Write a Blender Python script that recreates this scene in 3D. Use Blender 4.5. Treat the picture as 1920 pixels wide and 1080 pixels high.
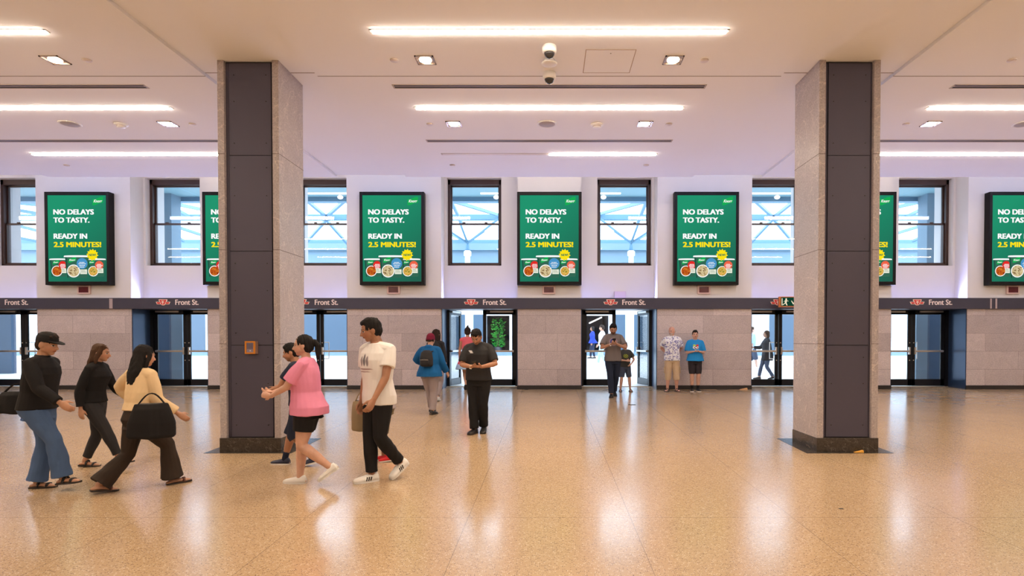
import bpy, bmesh, math, random
import numpy as np
from mathutils import Vector, Matrix

for _o in list(bpy.data.objects):
    bpy.data.objects.remove(_o)
SC = bpy.context.scene
COL = SC.collection
random.seed(7)
RNG = np.random.default_rng(7)

# ------------------------------------------------------------------ camera, sky, exposure
FPX, CX, HZ, EYE, PITCH = 1130.0, 1030.0, 638.0, 1.65, math.radians(0.95)
SLOPE = 26.0 / 1130.0                       # the concourse floor climbs gently towards the doors
cam_d = bpy.data.cameras.new('camera')
cam = bpy.data.objects.new('camera', cam_d)
COL.objects.link(cam)
cam.location = (0, 0, EYE)
cam.rotation_euler = (math.pi / 2 - PITCH, 0, 0)
cam_d.sensor_width = 36.0
cam_d.lens = FPX * 36.0 / 1920.0
PPY = HZ + FPX * math.tan(PITCH)
cam_d.shift_x = (960.0 - CX) / 1920.0
cam_d.shift_y = (PPY - 540.0) / 1920.0
cam_d.clip_end = 300
SC.camera = cam

w = bpy.data.worlds.new('sky')
SC.world = w
w.use_nodes = True
w.node_tree.nodes['Background'].inputs[0].default_value = (0.66, 0.82, 1.0, 1)
w.node_tree.nodes['Background'].inputs[1].default_value = 6.5

SC.view_settings.view_transform = 'Standard'
SC.view_settings.look = 'None'
SC.view_settings.gamma = 1
SC.view_settings.exposure = 0.0
SC.view_settings.use_curve_mapping = False

STRIP_E = 52.0      # linear ceiling lights
SPOT_W = 175.0       # recessed downlights, watts

# ------------------------------------------------------------------ pixel rays -> points on real planes
def ray(px, py):
    a = (px - CX) / FPX
    b = (PPY - py) / FPX
    c, s = math.cos(PITCH), math.sin(PITCH)
    return Vector((a, c + b * s, -s + b * c))
def atY(px, py, Y):
    d = ray(px, py); t = Y / d.y
    return Vector((d.x * t, Y, EYE + d.z * t))
def atZ(px, py, Z):
    d = ray(px, py); t = (Z - EYE) / d.z
    return Vector((d.x * t, d.y * t, Z))
def atF(px, py):
    d = ray(px, py); t = -EYE / (d.z - SLOPE * d.y)
    return Vector((d.x * t, d.y * t, SLOPE * d.y * t))
def fz(y):
    return SLOPE * y

# ------------------------------------------------------------------ materials
def lin(c):
    return tuple((x / 12.92 if x <= 0.04045 else ((x + 0.055) / 1.055) ** 2.4) for x in c)
def rgb(r, g, b):
    return lin((r / 255, g / 255, b / 255))
MATS = {}
def mat(name, color, rough=0.6, metal=0.0, emit=0.0, spec=0.5, noise=0.0, nscale=20.0, bump=0.0, bscale=60.0):
    if name in MATS:
        return MATS[name]
    m = bpy.data.materials.new(name); m.use_nodes = True
    nt = m.node_tree; p = nt.nodes['Principled BSDF']
    p.inputs['Base Color'].default_value = (*color, 1)
    p.inputs['Roughness'].default_value = rough
    p.inputs['Metallic'].default_value = metal
    p.inputs['Specular IOR Level'].default_value = spec
    if emit:
        p.inputs['Emission Color'].default_value = (*color, 1)
        p.inputs['Emission Strength'].default_value = emit
        p.inputs['Base Color'].default_value = (0.02, 0.02, 0.02, 1)
    if noise or bump:
        tc = nt.nodes.new('ShaderNodeTexCoord')
        n = nt.nodes.new('ShaderNodeTexNoise'); n.inputs['Scale'].default_value = nscale; n.inputs['Detail'].default_value = 6
        nt.links.new(tc.outputs['Object'], n.inputs['Vector'])
        if noise:
            r = nt.nodes.new('ShaderNodeMix'); r.data_type = 'RGBA'
            r.inputs['A'].default_value = (*[max(0, c * (1 - noise)) for c in color], 1)
            r.inputs['B'].default_value = (*[min(1, c * (1 + noise)) for c in color], 1)
            nt.links.new(n.outputs['Fac'], r.inputs['Factor'])
            nt.links.new(r.outputs['Result'], p.inputs['Base Color'])
        if bump:
            n2 = nt.nodes.new('ShaderNodeTexNoise'); n2.inputs['Scale'].default_value = bscale; n2.inputs['Detail'].default_value = 4
            nt.links.new(tc.outputs['Object'], n2.inputs['Vector'])
            bp = nt.nodes.new('ShaderNodeBump'); bp.inputs['Strength'].default_value = bump; bp.inputs['Distance'].default_value = 0.01
            nt.links.new(n2.outputs['Fac'], bp.inputs['Height']); nt.links.new(bp.outputs['Normal'], p.inputs['Normal'])
    MATS[name] = m
    return m
def emis(name, color, strength=1.0):
    if name in MATS: return MATS[name]
    m = bpy.data.materials.new(name); m.use_nodes = True
    nt = m.node_tree; nt.nodes.clear()
    e = nt.nodes.new('ShaderNodeEmission'); o = nt.nodes.new('ShaderNodeOutputMaterial')
    e.inputs[0].default_value = (*color, 1); e.inputs[1].default_value = strength
    nt.links.new(e.outputs[0], o.inputs[0]); MATS[name] = m
    return m
def N(nt, kind, **kw):
    n = nt.nodes.new(kind)
    for k, v in kw.items():
        setattr(n, k, v)
    return n
def M2(nt, op, a, b=None, clamp=False):
    n = nt.nodes.new('ShaderNodeMath'); n.operation = op; n.use_clamp = clamp
    for i, x in enumerate((a, b)):
        if x is None: continue
        if isinstance(x, (int, float)): n.inputs[i].default_value = x
        else: nt.links.new(x, n.inputs[i])
    return n.outputs[0]
def mixc(nt, f, a, b, blend='MIX'):
    n = nt.nodes.new('ShaderNodeMix'); n.data_type = 'RGBA'; n.blend_type = blend
    for key, x in (('Factor', f), ('A', a), ('B', b)):
        s = n.inputs[key] if key == 'Factor' else [q for q in n.inputs if q.name == key and q.type == 'RGBA'][0]
        if isinstance(x, (int, float)): s.default_value = x
        elif isinstance(x, tuple): s.default_value = (*x, 1)
        else: nt.links.new(x, s)
    return [q for q in n.outputs if q.type == 'RGBA'][0]
def ramp(nt, fac, stops):
    n = nt.nodes.new('ShaderNodeValToRGB')
    while len(n.color_ramp.elements) < len(stops): n.color_ramp.elements.new(0.5)
    for e, (p, c) in zip(n.color_ramp.elements, stops):
        e.position = p; e.color = (*c, 1) if len(c) == 3 else c
    nt.links.new(fac, n.inputs[0])
    return n.outputs[0]

def terrazzo():
    m = bpy.data.materials.new('terrazzo'); m.use_nodes = True
    nt = m.node_tree; p = nt.nodes['Principled BSDF']; L = nt.links.new
    tc = N(nt, 'ShaderNodeTexCoord')
    base = N(nt, 'ShaderNodeTexNoise'); base.inputs['Scale'].default_value = 0.5; base.inputs['Detail'].default_value = 3
    L(tc.outputs['Object'], base.inputs['Vector'])
    c0 = ramp(nt, base.outputs['Fac'], [(0.3, (0.445, 0.308, 0.18)), (0.7, (0.495, 0.348, 0.21))])
    v = N(nt, 'ShaderNodeTexVoronoi'); v.inputs['Scale'].default_value = 75
    L(tc.outputs['Object'], v.inputs['Vector'])
    sep = N(nt, 'ShaderNodeSeparateColor'); L(v.outputs['Color'], sep.inputs[0])
    chip = M2(nt, 'LESS_THAN', v.outputs['Distance'], 0.38)
    dark = M2(nt, 'MULTIPLY', chip, M2(nt, 'GREATER_THAN', sep.outputs[0], 0.66))
    pale = M2(nt, 'MULTIPLY', chip, M2(nt, 'LESS_THAN', sep.outputs[0], 0.3))
    c1 = mixc(nt, M2(nt, 'MULTIPLY', dark, 0.9), c0, (0.20, 0.13, 0.09))
    c1 = mixc(nt, M2(nt, 'MULTIPLY', pale, 0.45), c1, (0.85, 0.74, 0.60))
    n3 = N(nt, 'ShaderNodeTexNoise'); n3.inputs['Scale'].default_value = 110; n3.inputs['Detail'].default_value = 2
    L(tc.outputs['Object'], n3.inputs['Vector'])
    c1 = mixc(nt, M2(nt, 'MULTIPLY', M2(nt, 'GREATER_THAN', n3.outputs['Fac'], 0.6), 0.28), c1, (0.42, 0.30, 0.20))
    s = N(nt, 'ShaderNodeSeparateXYZ'); L(tc.outputs['Object'], s.inputs[0])
    def line(coord, period, off, half):
        f = M2(nt, 'FRACT', M2(nt, 'DIVIDE', M2(nt, 'ADD', coord, off + 700 * period), period))
        return M2(nt, 'LESS_THAN', M2(nt, 'ABSOLUTE', M2(nt, 'SUBTRACT', f, 0.5)), half / period)
    lx = line(s.outputs['X'], 1.40, 0.0, 0.0035)
    ly = line(s.outputs['Y'], 2.66, -5.18 + 1.33, 0.0035)
    ln = M2(nt, 'MAXIMUM', lx, ly)
    c2 = mixc(nt, M2(nt, 'MULTIPLY', ln, 0.55), c1, (0.16, 0.11, 0.08))
    L(c2, p.inputs['Base Color'])
    p.inputs['Roughness'].default_value = 0.17
    p.inputs['Specular IOR Level'].default_value = 0.62
    n4 = N(nt, 'ShaderNodeTexNoise'); n4.inputs['Scale'].default_value = 3.0; n4.inputs['Detail'].default_value = 4
    L(tc.outputs['Object'], n4.inputs['Vector'])
    L(M2(nt, 'ADD', M2(nt, 'MULTIPLY', n4.outputs['Fac'], 0.12), 0.12), p.inputs['Roughness'])
    return m

def stone(name, c_a, c_b, vein, blocks=True, rough=0.35):
    m = bpy.data.materials.new(name); m.use_nodes = True
    nt = m.node_tree; p = nt.nodes['Principled BSDF']; L = nt.links.new
    tc = N(nt, 'ShaderNodeTexCoord')
    s = N(nt, 'ShaderNodeSeparateXYZ'); L(tc.outputs['Object'], s.inputs[0])
    xy = M2(nt, 'ADD', s.outputs['X'], s.outputs['Y'])
    cmb = N(nt, 'ShaderNodeCombineXYZ'); L(xy, cmb.inputs[0]); L(s.outputs['Z'], cmb.inputs[1])
    n = N(nt, 'ShaderNodeTexNoise'); n.inputs['Scale'].default_value = 2.6; n.inputs['Detail'].default_value = 9; n.inputs['Roughness'].default_value = 0.68; n.inputs['Distortion'].default_value = 1.6
    L(tc.outputs['Object'], n.inputs['Vector'])
    c = ramp(nt, n.outputs['Fac'], [(0.3, c_a), (0.7, c_b)])
    g = N(nt, 'ShaderNodeTexNoise'); g.inputs['Scale'].default_value = 45; g.inputs['Detail'].default_value = 4
    L(tc.outputs['Object'], g.inputs['Vector'])
    c = mixc(nt, 0.5, c, ramp(nt, g.outputs['Fac'], [(0.3, tuple(x * 0.72 for x in c_a)), (0.7, tuple(min(1, x * 1.22) for x in c_b))]))
    vn = N(nt, 'ShaderNodeTexNoise'); vn.inputs['Scale'].default_value = 1.7; vn.inputs['Detail'].default_value = 5; vn.inputs['Distortion'].default_value = 2.5
    L(tc.outputs['Object'], vn.inputs['Vector'])
    vv = M2(nt, 'LESS_THAN', M2(nt, 'ABSOLUTE', M2(nt, 'SUBTRACT', vn.outputs['Fac'], 0.52)), 0.006)
    c = mixc(nt, M2(nt, 'MULTIPLY', vv, 0.55), c, vein)
    fo = N(nt, 'ShaderNodeTexVoronoi'); fo.inputs['Scale'].default_value = 14
    L(tc.outputs['Object'], fo.inputs['Vector'])
    fs = N(nt, 'ShaderNodeSeparateColor'); L(fo.outputs['Color'], fs.inputs[0])
    ff = M2(nt, 'MULTIPLY', M2(nt, 'LESS_THAN', fo.outputs['Distance'], 0.16), M2(nt, 'GREATER_THAN', fs.outputs[0], 0.7))
    c = mixc(nt, M2(nt, 'MULTIPLY', ff, 0.45), c, vein)
    if blocks:
        b = N(nt, 'ShaderNodeTexBrick'); b.offset = 0.37; b.squash = 1.35; b.squash_frequency = 2
        b.inputs['Scale'].default_value = 1.0; b.inputs['Brick Width'].default_value = 1.02; b.inputs['Row Height'].default_value = 0.47
        b.inputs['Mortar Size'].default_value = 0.003; b.inputs['Mortar Smooth'].default_value = 0.0; b.inputs['Bias'].default_value = 0.0
        b.inputs['Color1'].default_value = (0.80, 0.78, 0.77, 1); b.inputs['Color2'].default_value = (1.12, 1.1, 1.08, 1); b.inputs['Mortar'].default_value = (0.45, 0.42, 0.4, 1)
        mp = N(nt, 'ShaderNodeMapping'); mp.inputs['Location'].default_value = (0.31, 0.05, 0)
        L(cmb.outputs[0], mp.inputs['Vector']); L(mp.outputs[0], b.inputs['Vector'])
        c = mixc(nt, 1.0, c, b.outputs['Color'], 'MULTIPLY')
    L(c, p.inputs['Base Color']); p.inputs['Roughness'].default_value = rough
    return m

def glass(name, tint=(1, 1, 1), refl=0.9):
    m = bpy.data.materials.new(name); m.use_nodes = True
    nt = m.node_tree; nt.nodes.clear(); L = nt.links.new
    t = N(nt, 'ShaderNodeBsdfTransparent'); t.inputs[0].default_value = (*tint, 1)
    g = N(nt, 'ShaderNodeBsdfGlossy'); g.inputs['Roughness'].default_value = 0.02
    f = N(nt, 'ShaderNodeFresnel'); f.inputs[0].default_value = 1.45
    mx = N(nt, 'ShaderNodeMixShader'); o = N(nt, 'ShaderNodeOutputMaterial')
    L(M2(nt, 'MULTIPLY', f.outputs[0], refl), mx.inputs[0]); L(t.outputs[0], mx.inputs[1]); L(g.outputs[0], mx.inputs[2]); L(mx.outputs[0], o.inputs[0])
    return m

FLOOR_M = terrazzo()
STONE_M = stone('limestone_blocks', (0.45, 0.385, 0.38), (0.64, 0.56, 0.555), (0.66, 0.58, 0.53))
COLSTONE_M = stone('limestone_cladding', (0.35, 0.30, 0.305), (0.48, 0.43, 0.435), (0.72, 0.63, 0.57), blocks=False)
GRANITE_M = stone('dark_granite', (0.025, 0.02, 0.017), (0.065, 0.052, 0.042), (0.16, 0.13, 0.11), blocks=False, rough=0.25)
WALL_M = mat('wall_paint', (0.76, 0.73, 0.73), 0.8, noise=0.02, nscale=2)
CEIL_M = mat('ceiling_paint', (0.90, 0.905, 0.95), 0.85, noise=0.015, nscale=1)
DARKPANEL_M = mat('bronze_panel', rgb(80, 76, 92), 0.5, 0.25, noise=0.06, nscale=1.5)
SLOT_M = mat('black_gap', (0.012, 0.012, 0.014), 0.7)
BAND_M = mat('fascia_grey', rgb(62, 59, 74), 0.45, 0.1)
DOORFRAME_M = mat('door_metal', rgb(26, 28, 34), 0.3, 0.4)
JAMB_M = mat('jamb_metal', rgb(46, 66, 96), 0.28, 0.3)
STEEL_M = mat('brushed_steel', (0.62, 0.57, 0.52), 0.3, 0.9)
WINFRAME_M = mat('window_bronze', rgb(62, 40, 32), 0.4, 0.0)
TRIM_M = mat('baseboard_black', (0.02, 0.017, 0.016), 0.35)
GLASS_M = glass('clear_glass')
BLACK_M = mat('screen_black', (0.006, 0.005, 0.005), 0.5, spec=.2)
WHITE_M = mat('white_plastic', (0.8, 0.78, 0.76), 0.45)
LED_M = emis('strip_glow', (1.0, 0.85, 0.68), STRIP_E)
LED_OFF_M = mat('strip_dead', (0.75, 0.68, 0.62), 0.6)
HOUSING_M = mat('fixture_grey', (0.55, 0.47, 0.42), 0.5)

# ------------------------------------------------------------------ mesh helpers
class MB:
    """collects shapes with material slots; build() links them as one mesh object"""
    def __init__(self):
        self.v, self.f, self.mi, self.sm = [], [], [], []
        self.mats = []; self.cur = 0; self.smooth = False
    def use(self, m, smooth=False):
        if m not in self.mats: self.mats.append(m)
        self.cur = self.mats.index(m); self.smooth = smooth
        return self
    def add(self, vs, fs):
        b = len(self.v)
        self.v += [tuple(p) for p in vs]
        for f in fs:
            self.f.append(tuple(i + b for i in f)); self.mi.append(self.cur); self.sm.append(self.smooth)
        return self
    def box(self, x0, x1, y0, y1, z0, z1):
        if x0 > x1: x0, x1 = x1, x0
        if y0 > y1: y0, y1 = y1, y0
        vs = [(x0, y0, z0), (x1, y0, z0), (x1, y1, z0), (x0, y1, z0), (x0, y0, z1), (x1, y0, z1), (x1, y1, z1), (x0, y1, z1)]
        return self.add(vs, [(0, 3, 2, 1), (4, 5, 6, 7), (0, 1, 5, 4), (1, 2, 6, 5), (2, 3, 7, 6), (3, 0, 4, 7)])
    def hexa(self, lo, hi):
        """lo, hi: four corners each, counter-clockwise seen from above"""
        return self.add(list(lo) + list(hi), [(0, 3, 2, 1), (4, 5, 6, 7), (0, 1, 5, 4), (1, 2, 6, 5), (2, 3, 7, 6), (3, 0, 4, 7)])
    def fbox(self, x0, x1, y0, y1, z1, sink=0.0):
        """a box standing on the sloping floor"""
        a, b = fz(y0) - sink, fz(y1) - sink
        return self.hexa([(x0, y0, a), (x1, y0, a), (x1, y1, b), (x0, y1, b)], [(x0, y0, z1), (x1, y0, z1), (x1, y1, z1), (x0, y1, z1)])
    def lathe(self, c, prof, n=24, axis='z'):
        """prof: list of (r, h) from one end to the other"""
        vs, fs = [], []
        for r, h in prof:
            for k in range(n):
                a = 2 * math.pi * k / n
                p = (r * math.cos(a), r * math.sin(a), h)
                if axis == 'y': p = (p[0], p[2], -p[1])
                if axis == 'x': p = (p[2], p[0], p[1])
                vs.append((c[0] + p[0], c[1] + p[1], c[2] + p[2]))
        for i in range(len(prof) - 1):
            for k in range(n):
                k2 = (k + 1) % n
                fs.append((i * n + k, i * n + k2, (i + 1) * n + k2, (i + 1) * n + k))
        fs.append(tuple(range(n - 1, -1, -1))); fs.append(tuple((len(prof) - 1) * n + k for k in range(n)))
        return self.add(vs, fs)
    def bar(self, a, b, r, n=10, r2=None):
        a, b = Vector(a), Vector(b); d = (b - a).normalized()
        u = d.orthogonal().normalized(); v = d.cross(u)
        r2 = r if r2 is None else r2
        vs = [a + (u * math.cos(2 * math.pi * k / n) + v * math.sin(2 * math.pi * k / n)) * r for k in range(n)]
        vs += [b + (u * math.cos(2 * math.pi * k / n) + v * math.sin(2 * math.pi * k / n)) * r2 for k in range(n)]
        fs = [(k, (k + 1) % n, n + (k + 1) % n, n + k) for k in range(n)] + [tuple(range(n - 1, -1, -1)), tuple(range(n, 2 * n))]
        return self.add(vs, fs)
    def beam(self, a, b, wd, h):
        """rectangular bar between two points"""
        a, b = Vector(a), Vector(b); d = (b - a).normalized()
        u = d.cross(Vector((0, 0, 1)))
        u = u.normalized() if u.length > 1e-4 else Vector((1, 0, 0))
        v = u.cross(d)
        c = [(-1, -1), (1, -1), (1, 1), (-1, 1)]
        vs = [a + u * (x * wd / 2) + v * (y * h / 2) for x, y in c] + [b + u * (x * wd / 2) + v * (y * h / 2) for x, y in c]
        return self.add(vs, [(0, 3, 2, 1), (4, 5, 6, 7), (0, 1, 5, 4), (1, 2, 6, 5), (2, 3, 7, 6), (3, 0, 4, 7)])
    def poly(self, pts, y0, y1):
        """a polygon in the XZ plane, extruded along Y from y0 (front) to y1"""
        n = len(pts)
        vs = [(x, y0, z) for x, z in pts] + [(x, y1, z) for x, z in pts]
        fs = [tuple(range(n)), tuple(range(2 * n - 1, n - 1, -1))] + [(k, n + k, n + (k + 1) % n, (k + 1) % n) for k in range(n)]
        return self.add(vs, fs)
    def disc(self, cx, cz, r, y0, y1, n=28, rz=None):
        return self.poly([(cx + r * math.cos(2 * math.pi * k / n), cz + (rz or r) * math.sin(2 * math.pi * k / n)) for k in range(n)], y0, y1)
    def build(self, name, m=None, parent=None, bevel=0.0, kind=None):
        me = bpy.data.meshes.new(name)
        me.from_pydata(self.v, [], self.f)
        for mm in (self.mats or [m]): me.materials.append(mm)
        if self.mats: me.polygons.foreach_set('material_index', self.mi)
        me.polygons.foreach_set('use_smooth', self.sm)
        bm = bmesh.new(); bm.from_mesh(me); bmesh.ops.recalc_face_normals(bm, faces=bm.faces); bm.to_mesh(me); bm.free()
        me.update()
        o = bpy.data.objects.new(name, me); COL.objects.link(o)
        if parent: o.parent = parent
        if kind: o['kind'] = kind
        if bevel:
            b = o.modifiers.new('bevel', 'BEVEL'); b.width = bevel; b.segments = 2; b.limit_method = 'ANGLE'
        return o
def empty(name, loc=(0, 0, 0), rz=0.0):
    o = bpy.data.objects.new(name, None); COL.objects.link(o)
    o.location = loc; o.rotation_euler = (0, 0, rz); o.empty_display_size = 0.1
    return o
def tag(o, label, cat, group=None):
    o['label'] = label; o['category'] = cat
    if group: o['group'] = group
    return o
def struct(o, label=None):
    o['kind'] = 'structure'
    if label: o['label'] = label
    return o
def copy_tree(o, parent=None):
    c = o.copy(); COL.objects.link(c); c.parent = parent
    for ch in list(o.children): copy_tree(ch, c)
    return c
def text_geo(s, size, bold=0.0, shear=0.0, align='LEFT', spacing=1.0):
    cu = bpy.data.curves.new('lettering', 'FONT')
    cu.body = s; cu.size = size; cu.offset = bold; cu.shear = shear; cu.align_x = align; cu.space_character = spacing
    cu.resolution_u = 4
    o = bpy.data.objects.new('lettering', cu); COL.objects.link(o)
    bpy.context.view_layer.update()
    me = bpy.data.meshes.new_from_object(o.evaluated_get(bpy.context.evaluated_depsgraph_get()))
    vs = [tuple(v.co) for v in me.vertices]; fs = [tuple(p.vertices) for p in me.polygons]
    bpy.data.objects.remove(o); bpy.data.meshes.remove(me)
    return vs, fs
def add_text(mb, s, x, z, height, y, width=None, bold=0.0, shear=0.0, align='LEFT', heavy=0.0):
    """lettering standing in the XZ plane at depth y; x,z = lower left of the line; height = cap height"""
    vs, fs = text_geo(s, 1.0, bold, shear, 'LEFT')
    cap = max(v[1] for v in text_geo('H', 1.0, bold)[0])
    x0, x1 = min(v[0] for v in vs), max(v[0] for v in vs)
    kz = height / cap; kx = (width / (x1 - x0)) if width else kz
    sh = 0 if align == 'LEFT' else (x1 - x0) * kx / 2
    for i, (d, e) in enumerate(((0.0, 0.0),) if not heavy else ((-heavy, -.4 * heavy), (-heavy, .4 * heavy), (0, -.4 * heavy), (0, .4 * heavy), (heavy, -.4 * heavy), (heavy, .4 * heavy))):
        mb.add([(x + (v[0] - x0) * kx - sh + d * height, y - .0001 * i, z + (v[1] * kz + e * height) * (1 / (1 + .8 * heavy)) + .4 * heavy * height * .9) for v in vs], fs)

# ================================================================== THE SETTING
ZS, ZB = 5.295, 5.25            # soffit between the bays, bay ceilings
YEND = 13.35                    # the lowered ceiling stops here, a slot runs up to the wall
YW, YR, YD = 15.8, 16.3, 16.55  # pier faces, window wall, door plane
XS = 21.0; YB = -9.0
ZT = 7.3
XLIM = 20.9

# floor (one gently climbing slab)
mb = MB().use(FLOOR_M)
mb.hexa([(-XS, YB, fz(YB) - .2), (XS, YB, fz(YB) - .2), (XS, 16.75, fz(16.75) - .2), (-XS, 16.75, fz(16.75) - .2)],
        [(-XS, YB, fz(YB)), (XS, YB, fz(YB)), (XS, 16.75, fz(16.75)), (-XS, 16.75, fz(16.75))])
struct(mb.build('floor'))

# ceiling: soffit slab above, three lowered bays (and the next ones out of frame)
mb = MB().use(CEIL_M)
mb.box(-XS, XS, YB, YEND, ZS, ZS + 0.25)
BAYS = [(0, -3.16, 3.16), (-7.93, -11.05, -4.69), (7.93, 4.69, 11.05), (-15.9, -XS, -12.6), (15.9, 12.6, XS)]
for _, a, b in BAYS:
    mb.box(a, b, YB, YEND, ZB, ZS)
struct(mb.build('ceiling'))
mb = MB().use(mat('ceiling_joint', (0.22, 0.17, 0.14), 0.8))
for _, a, b in BAYS:
    mb.box(a, b, 8.27, 8.285, ZB - 0.001, ZB + .01)
for a, b in ((-4.69, -3.16), (3.16, 4.69)):
    mb.box(a, b, 8.27, 8.285, ZS - 0.001, ZS + .01)
struct(mb.build('trim_1'), 'thin dark control joint across the ceiling')
mb = MB().use(WALL_M)
mb.box(-XS, XS, YEND - .05, YEND, ZS + .25, ZT); mb.box(-XS, XS, YEND - .05, YR + .8, ZT, ZT + .2)
struct(mb.build('ceiling_slot'))
# far walls of the hall that the camera cannot see but that close the room
mb = MB().use(WALL_M)
mb.box(-XS - .2, -XS, YB, 17.1, -.3, ZT); struct(mb.build('wall_left'))
mb = MB().use(WALL_M)
mb.box(XS, XS + .2, YB, 17.1, -.3, ZT); struct(mb.build('wall_right'))
mb = MB().use(WALL_M)
mb.box(-XS, XS, YB - .2, YB, -.5, ZT); struct(mb.build('wall_rear'))

PIER = 4.06
def half(k): return 1.235 if k % 2 else 0.83
# stone piers below the fascia and plastered piers above it
mb = MB().use(STONE_M)
mu = MB().use(WALL_M)
bb = MB().use(TRIM_M)
ZBAND0, ZBAND1 = 2.475, 2.745
ZTROUGH = 2.58      # the fascia hides a trough on top of the door recesses
for k in range(-5, 6):
    x, h = k * PIER, half(k)
    mb.fbox(x - h, x + h, YW, 16.75, ZBAND0)
    mu.box(x - h, x + h, YW, YR + .1, ZTROUGH, ZT)
    bb.fbox(x - h - .012, x + h + .012, YW - .022, YW + .3, fz(YW) + .105)
struct(mb.build('wall_pier_stone'), 'mottled limestone block piers between the doors')
struct(mu.build('wall_pier_plaster'), 'white plastered piers behind the screens')
struct(bb.build('baseboard_back'), 'black baseboard along the stone piers')
mb = MB().use(BAND_M)
mb.box(-XS, XS, YW, 16.75, ZBAND0, ZTROUGH)
struct(mb.build('wall_lintel'))
# window wall with its openings
WX = [PIER * (i + .5) for i in range(-5, 5)]
WH, WZ0, WZ1 = 0.735, 3.665, 6.02
mb = MB().use(WALL_M)
mb.box(-XS, XS, YR, 17.1, ZTROUGH, WZ0); mb.box(-XS, XS, YR, 17.1, WZ1, ZT)
edges = [-XS] + [e for x in WX for e in (x - WH, x + WH)] + [XS]
for a, b in zip(edges[0::2], edges[1::2]):
    mb.box(a, b, YR, 17.1, WZ0, WZ1)
struct(mb.build('wall_back'))

# ------------------------------------------------------------------ sash windows
def window(n, x):
    t = empty('window_%d' % n, (x, 16.48, WZ0)); struct(t)
    H = WZ1 - WZ0; fw = .075; mid = H * .495
    m = MB().use(WINFRAME_M)
    m.box(-WH, -WH + fw, 0, .22, 0, H); m.box(WH - fw, WH, 0, .22, 0, H)
    m.box(-WH, WH, 0, .22, H - .14, H); m.box(-WH, WH, 0, .22, 0, .07)
    m.build('window_frame', parent=t, bevel=.006)
    for z0, z1, y in ((mid - .02, H - .13, .12), (.06, mid + .02, .06)):
        s = MB().use(WINFRAME_M); a, b = -WH + fw - .01, WH - fw + .01
        s.box(a, a + .04, y, y + .045, z0, z1); s.box(b - .04, b, y, y + .045, z0, z1)
        s.box(a, b, y, y + .045, z1 - .045, z1); s.box(a, b, y, y + .045, z0, z0 + .045)
        so = s.build('sash', parent=t)
        g = MB().use(GLASS_M); g.box(a + .035, b - .035, y + .02, y + .026, z0 + .04, z1 - .04); g.build('pane', parent=so)
    lk = MB().use(WINFRAME_M)
    for q in (-.3, .3): lk.box(q - .04, q + .04, .04, .075, mid + .02, mid + .045)
    lk.build('sash_lock', parent=t)
for i, x in enumerate(WX): window(i + 1, x)

# ------------------------------------------------------------------ double doors in their recesses
HD = 2.105
def door_leaf(parent, xh, wd, ang, handed, pull):
    """hinge at xh, leaf runs towards handed*(+x); swings out (+y) by ang"""
    lf = MB().use(DOORFRAME_M); s = handed; st = .095
    lf.box(0, s * st, 0, .045, .02, HD); lf.box(s * (wd - st), s * wd, 0, .045, .02, HD)
    lf.box(0, s * wd, 0, .045, .02, .20); lf.box(0, s * wd, 0, .045, HD - .13, HD)
    o = lf.build('door_leaf', parent=parent, bevel=.003)
    o.location = (xh, 0, 0); o.rotation_euler = (0, 0, ang * s)
    g = MB().use(GLASS_M); g.box(s * st, s * (wd - st), .02, .027, .20, HD - .13); g.build('pane', parent=o)
    p = MB().use(STEEL_M); p.box(s * .05, s * (wd - .06), -.06, -.03, .945, .995)
    p.box(s * .05, s * .09, -.03, 0, .94, 1.0); p.box(s * (wd - .09), s * (wd - .05), -.055, 0, .88, 1.08)
    p.build('push_bar', parent=o, bevel=.004)
    c = MB().use(STEEL_M); c.box(s * .06, s * (wd * .78), -.055, -.005, HD - .075, HD - .03); c.build('door_closer', parent=o, bevel=.004)
    if pull:
        h = MB().use(STEEL_M); px = s * (wd - .20)
        h.bar((px, .1, .75), (px, .1, 1.22), .012); h.bar((px, .1, .76), (px + s * .13, .05, .76), .012); h.bar((px, .1, 1.21), (px + s * .13, .05, 1.21), .012)
        h.build('pull_handle', parent=o)
    bl = MB().use(STEEL_M)
    for z in (.72, 1.2): bl.lathe((s * (wd - .05), -.004, z), [(.014, -.006), (.014, .004)], 10, 'y')
    bl.build('bolt', parent=o)
def door(n, k):
    """the opening between pier k and pier k+1"""
    x0, x1 = k * PIER + half(k), (k + 1) * PIER - half(k + 1)
    t = empty('door_%d' % n, (0, YD, fz(YD))); struct(t)
    top = ZBAND0 - fz(YD)
    j = MB().use(JAMB_M)
    j.box(x0, x0 + .02, YW + .02 - YD, .2, -.03, top); j.box(x1 - .02, x1, YW + .02 - YD, .2, -.03, top)
    j.build('jamb_lining', parent=t)
    fr = MB().use(DOORFRAME_M)
    fr.box(x0 + .02, x0 + .10, -.05, .10, 0, top); fr.box(x1 - .10, x1 - .02, -.05, .10, 0, top)
    fr.box(x0 + .1, x1 - .1, -.05, .10, HD + .012, HD + .035)
    mid = (x0 + x1) / 2; fr.box(mid - .022, mid + .022, -.02, .06, HD, top)
    fr.build('door_frame', parent=t)
    tg = MB().use(GLASS_M); tg.box(x0 + .1, x1 - .1, .02, .026, HD + .035, top); tg.build('transom_pane', parent=t)
    th = MB().use(STEEL_M); th.box(x0 + .02, x1 - .02, -.06, .10, -.01, .012); th.build('threshold', parent=t)
    wd = mid - x0 - .105
    la = ra = 0.0
    if k == -1: la = math.radians(78)
    if k == 0: ra = math.radians(78)
    door_leaf(t, x0 + .1, wd, la, 1, k == 1); door_leaf(t, x1 - .1, wd, ra, -1, k % 2 == 0)
for i, k in enumerate(range(-5, 5)): door(i + 1, k)

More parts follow.
